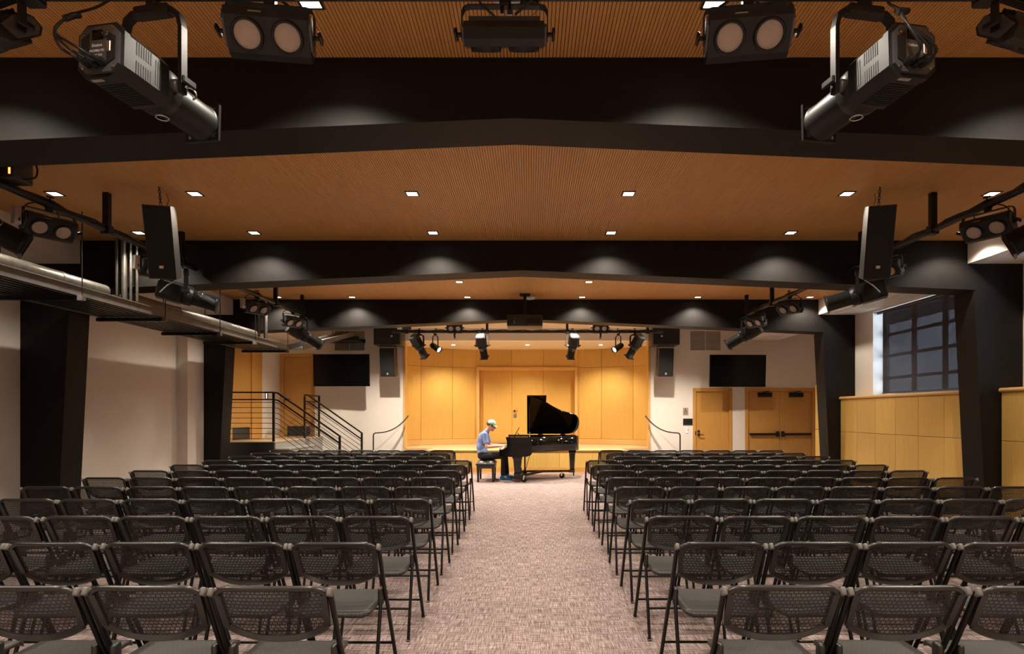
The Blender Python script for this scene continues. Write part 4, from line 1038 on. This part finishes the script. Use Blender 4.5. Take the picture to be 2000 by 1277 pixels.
b = PB(); b.tube([(-.28, 13.8, 1.07), (-.22, 13.8, .98)], .006, 6); b.tube([(-.28, 14.2, 1.07), (-.22, 14.2, .98)], .006, 6); b.build('desk_strut', 'blacktrim', md)
def leg(x, y, z1, w0, w1):
    b = PB()
    lv = [(z1, w0), (z1-.06, w0), (z1-.10, w0*.82), (.22, w1), (.20, w1*1.15), (.13, w1*1.15)]
    for (za, wa), (zb, wb) in zip(lv, lv[1:]):
        b.add([(x+sx*wa/2, y+sy*wa/2, za) for sx, sy in ((-1,-1),(1,-1),(1,1),(-1,1))]+[(x+sx*wb/2, y+sy*wb/2, zb) for sx, sy in ((-1,-1),(1,-1),(1,1),(-1,1))],
              [(0,1,5,4),(1,2,6,5),(2,3,7,6),(3,0,4,7),(0,3,2,1),(4,5,6,7)])
    lg = b.build('leg', 'piano', pn)
    return lg
leg(-.27, 13.36, .60, .22, .135); leg(-.27, 14.62, .60, .22, .135); leg(1.0, 14.28, .67, .17, .105)
b = PB(); b.bar([(1.04, 14.31, .05), (1.04, 14.31, .15), (.92, 14.22, .15)], .07, .03, (0, 1, 0)); b.build('truck_foot', 'pianoiron', pn)
b = PB()
b.bar([(.95, 14.27, .16), (.3, 14.0, .18), (-.25, 13.40, .12)], .05, .035, (0, 0, 1)); b.bar([(.3, 14.0, .18), (-.25, 14.60, .12)], .05, .035, (0, 0, 1)); b.box(-.35, -.17, 13.28, 13.44, .07, .13); b.box(-.35, -.17, 14.54, 14.70, .07, .13)
b.build('truck_frame', 'pianoiron', pn)
for x, y in ((-.12, 13.34), (.76, 14.16), (-.12, 14.6)):
    b = PB(); b.lathe([(.0, -.03), (.05, -.03), (.062, -.022), (.062, .022), (.05, .03), (0, .03)], (x, y, .062), (.25, 1, 0), 20); w = b.build('caster_wheel', 'pianoiron', pn)
    b = PB(); b.bar([(x-.02, y-.045, .062), (x, y-.045, .15), (x, y+.045, .15), (x-.02, y+.045, .062)], .03, .008, (1, 0, 0)); b.build('caster_fork', 'chrome', w)
b = PB(); b.rbox(-.14, -.08, 13.78, 14.22, .12, .22, .01, 2); b.cyl((-.11, 13.92, .2), (-.11, 13.92, .62), .018); b.cyl((-.11, 14.08, .2), (-.11, 14.08, .62), .018); b.build('pedal_lyre', 'piano', pn)
for y in (13.9, 14.0, 14.1):
    b = PB(); b.rbox(-.26, -.12, y-.014, y+.014, .125, .137, .004, 1); b.build('pedal', 'plate', pn)
b = PB(); b.tube([(.02, 13.9, .62), (-.1, 13.9, .2)], .008, 6); b.build('lyre_brace', 'brass', pn)

# ------------------------------------------------------------------ bench
bn = thing('piano_bench', 'black tufted piano bench under the pianist', 'bench', (-.975, 13.70, 0))
def cush(u, v):
    x = -.215+.43*u; y = -.38+.76*v
    e = min(1, min(u, 1-u)*8, min(v, 1-v)*8)
    z = .40+.065*math.sqrt(max(0, e))+.0
    t = abs(math.sin(u*2*math.pi))*abs(math.sin(v*4*math.pi)); return (x, y, z-.022+.03*t)
b = MB(); b.surf(cush, 32, 48); b.box(-.215, .215, -.38, .38, .375, .405); b.build('cushion', 'leather', bn)
for u in (0, 1):
    for v in range(3):
        b = MB(); b.sphere((-.0+(u-.5)*.0, -.19+.19*v, .452), (.012, .012, .006)); b.build('tuft_button', 'leather', bn) if u == 0 else None
b = MB(); b.rbox(-.20, .20, -.36, .36, .30, .375, .006, 1); b.build('apron', 'leather', bn)
for sx in (-1, 1):
    for sy in (-1, 1):
        b = MB(); x, y = sx*.165, sy*.33
        b.add([(x+a*.030, y+c*.030, .30) for a, c in ((-1,-1),(1,-1),(1,1),(-1,1))]+[(x+a*.02, y+c*.02, .03) for a, c in ((-1,-1),(1,-1),(1,1),(-1,1))],
              [(0,1,5,4),(1,2,6,5),(2,3,7,6),(3,0,4,7),(0,3,2,1),(4,5,6,7)])
        l = b.build('leg', 'piano', bn)
        MB().cyl((x, y, 0), (x, y, .03), .022, n=10).build('foot', 'brass', l)

# ------------------------------------------------------------------ pianist
YP = 13.70
pr = thing('person', 'person in mint cap, blue t-shirt and black trousers playing the piano', 'person', (-1.0, YP, 0))
PPO = Vector((-1.0, YP, 0))
def caps(b, p0, p1, r0, r1):
    b.cyl(p0, p1, r0, r1, 16); b.sphere(p0, r0, 16, 10); b.sphere(p1, r1, 16, 10)
def flesh(b, name, mat, parent, vox, it=6):
    o = b.build(name, mat, parent)
    m = o.modifiers.new('remesh', 'REMESH'); m.mode = 'VOXEL'; m.voxel_size = vox; m.use_smooth_shade = True
    s = o.modifiers.new('smooth', 'SMOOTH'); s.iterations = it; s.factor = .5
    return o
def PP():
    b = MB(); b.mx = Matrix.Translation(-PPO); return b
J = {'pel': (-1.06, YP, .565), 'sp': (-1.10, YP, .76), 'ch': (-1.06, YP, .95), 'nk': (-.985, YP, 1.10), 'hd': (-.872, YP, 1.245)}
sh = {s: (-1.00, YP+s*.165, 1.045) for s in (-1, 1)}
el = {-1: (-.955, YP-.235, .775), 1: (-.93, YP+.235, .79)}
wr = {-1: (-.665, YP-.13, .785), 1: (-.66, YP+.20, .79)}
hp = {s: (-1.05, YP+s*.09, .55) for s in (-1, 1)}
kn = {-1: (-.575, YP-.12, .575), 1: (-.57, YP+.14, .575)}
an = {-1: (-.60, YP-.15, .115), 1: (-.52, YP+.16, .115)}
b = PP()
b.sphere(J['pel'], (.105, .15, .10)); b.sphere(J['sp'], (.095, .135, .14)); b.sphere(J['ch'], (.10, .155, .15))
caps(b, J['pel'], J['sp'], .11, .10); caps(b, J['sp'], J['ch'], .10, .11); caps(b, (-1.03, YP-.1, 1.03), (-1.03, YP+.1, 1.03), .065, .065)
caps(b, J['nk'], (-.915, YP, 1.18), .055, .05)
# head: skull, jaw, chin, nose, brow, lips, ears
hd = Vector(J['hd']); T16 = Matrix.Translation(hd-PPO) @ Matrix.Rotation(R(20), 4, 'Y')
keep = b.mx; b.mx = T16
b.sphere((-.012, 0, .025), (.098, .076, .098)); b.sphere((.03, 0, -.045), (.062, .058, .072)); b.sphere((.072, 0, -.098), (.022, .024, .018))
caps(b, (.088, 0, .008), (.106, 0, -.032), .011, .015); b.sphere((.098, -.010, -.036), .009); b.sphere((.098, .010, -.036), .009)
b.sphere((.082, 0, .022), (.016, .045, .012)); b.sphere((.088, 0, -.062), (.012, .022, .007)); b.sphere((.086, 0, -.073), (.012, .019, .007))
for s in (-1, 1):
    b.sphere((-.008, s*.078, -.012), (.020, .010, .032)); b.sphere((.058, s*.04, -.03), (.025, .02, .022))
b.mx = keep
for s in (-1, 1):
    caps(b, sh[s], el[s], .052, .040); caps(b, el[s], wr[s], .041, .026)
    caps(b, hp[s], kn[s], .080, .055); caps(b, kn[s], an[s], .056, .036)
    caps(b, an[s], (an[s][0]+.13, an[s][1], .05), .036, .028)
    # hand: palm, four curved fingers of unequal length, thumb off the side
    w = Vector(wr[s]); p1 = w+Vector((.075, 0, .004))
    for q in (-.026, -.009, .009, .026): caps(b, w+Vector((.01, q*.6, 0)), p1+Vector((0, q, 0)), .014, .012)
    for q, L in ((-.030*s, .058), (-.011*s, .072), (.010*s, .078), (.030*s, .070)):
        a = p1+Vector((-.004, q, 0)); m1 = a+Vector((L*.5, q*.12, .004)); m2 = m1+Vector((L*.38, q*.1, -.016)); m3 = m2+Vector((L*.2, 0, -.020))
        caps(b, a, m1, .0088, .0082); caps(b, m1, m2, .0082, .0076); caps(b, m2, m3, .0076, .0066)
    ti = -s if True else s
    a = w+Vector((.022, ti*.024, -.004)); m1 = a+Vector((.034, ti*.026, -.006)); m2 = m1+Vector((.034, ti*.004, -.012))
    caps(b, a, m1, .011, .0095); caps(b, m1, m2, .0095, .008)
body = flesh(b, 'body', 'skin', pr, .0055, 4)
b = PP()
b.sphere(J['pel'], (.118, .165, .085)); b.sphere(J['sp'], (.108, .150, .15)); b.sphere(J['ch'], (.114, .170, .155))
caps(b, (-1.065, YP-.03, .635), (-1.065, YP+.03, .635), .128, .128); caps(b, (-1.055, YP, .64), J['sp'], .118, .114); caps(b, J['sp'], J['ch'], .112, .122); caps(b, (-1.03, YP-.12, 1.035), (-1.03, YP+.12, 1.035), .070, .070)
caps(b, (-1.02, YP, 1.06), (-.985, YP, 1.095), .075, .068)
for s in (-1, 1):
    p = Vector(sh[s]); e = Vector(el[s]); caps(b, p, p+(e-p)*.62, .068, .062); b.cyl(p+(e-p)*.5, p+(e-p)*.74, .062, .066, 18)
flesh(b, 'shirt', 'shirt', pr, .008, 6)
b = PP()
b.sphere((-1.06, YP, .55), (.125, .172, .085)); caps(b, (-1.065, YP-.055, .60), (-1.065, YP+.055, .60), .115, .115)
for s in (-1, 1):
    caps(b, hp[s], kn[s], .092, .070); caps(b, kn[s], Vector(an[s])+Vector((0, 0, .04)), .070, .052)
    k_, a_ = Vector(kn[s]), Vector(an[s]); b.cyl(k_+(a_-k_)*.7, k_+(a_-k_)*.95, .056, .055, 18)
flesh(b, 'trousers', 'trousers', pr, .009, 6)
for s in (-1, 1):
    b = PP(); ax, ay, az = an[s]; ang = .0
    b.sphere((ax-.01, ay, .075), (.06, .047, .06)); b.sphere((ax+.08, ay, .055), (.09, .044, .045)); b.sphere((ax+.155, ay, .045), (.055, .042, .034)); b.cyl((ax, ay, .06), (ax, ay, .135), .05, .046, 16)
    sho = flesh(b, 'shoe', 'shoe', pr, .006, 5)
    b = PP(); b.prism([(ax-.075, ay-.03), (ax-.04, ay-.047), (ax+.06, ay-.045), (ax+.16, ay-.046), (ax+.205, ay-.03), (ax+.215, ay), (ax+.205, ay+.03), (ax+.16, ay+.046), (ax+.06, ay+.045), (ax-.04, ay+.047), (ax-.075, ay+.03), (ax-.08, ay)], .0, .024, 'z'); b.build('sole', 'rubber', sho)
    b = PP()
    for q in range(5): b.tube([(ax+.06+q*.017, ay-.026, .094-q*.005), (ax+.06+q*.017, ay, .103-q*.006), (ax+.06+q*.017, ay+.026, .094-q*.005)], .004, 5)
    b.build('laces', 'rubber', sho)
b = MB(); b.mx = T16
def hairf(u, v):
    a = R(62)+u*R(236); ph = R(62)+v*R(52); r = (.104, .083, .104)
    return (-.014+r[0]*math.sin(ph)*math.cos(a), r[1]*math.sin(ph)*math.sin(a), .025+r[2]*math.cos(ph))
b.surf(hairf, 24, 8, (.006, 0, 0)); b.build('hair', 'hair', pr)
b = MB(); b.mx = T16
b.lathe([(.0, .135), (.035, .131), (.068, .114), (.090, .086), (.100, .05), (.101, .030), (.096, .030)], (-.008, 0, .0), (0, 0, 1), 28)
b.v = [tuple(x) for x in b.v]
cp = b.build('cap', 'capcloth', pr)
b = MB(); b.mx = T16
def brim(u, v):
    a = R(-62)+u*R(124); r = .094+v*.085*max(.15, math.cos(a))**.6
    return (-.008+r*math.cos(a), .94*r*math.sin(a) if v < .5 else .94*(.094+.02*v)*math.sin(a), .036-.022*v-.012*math.sin(a)**2)
b.surf(brim, 16, 6, (0, 0, .004)); b.build('brim', 'capcloth', cp)
b = MB(); b.mx = T16; b.sphere((-.008, 0, .136), (.009, .009, .005)); b.build('button', 'capcloth', cp)
b = MB(); b.mx = T16
for s in (-1, 1):
    b.tube([(.094, s*.034+.022*math.cos(R(a)), .004+.018*math.sin(R(a))) for a in range(0, 361, 30)], .0028, 5); b.tube([(.092, s*.056, .006), (.05, s*.076, .008), (-.01, s*.083, .004)], .0028, 5)
b.tube([(.097, -.012, .006), (.1, 0, .008), (.097, .012, .006)], .0028, 5)
b.build('glasses', 'blacktrim', pr)
for s in (-1, 1):
    b = MB(); b.mx = T16; b.sphere((.079, s*.033, .004), .0105, 10, 8); b.sphere((.0875, s*.033, .004), .0045, 8, 6); b.build('eye', 'keys', pr)
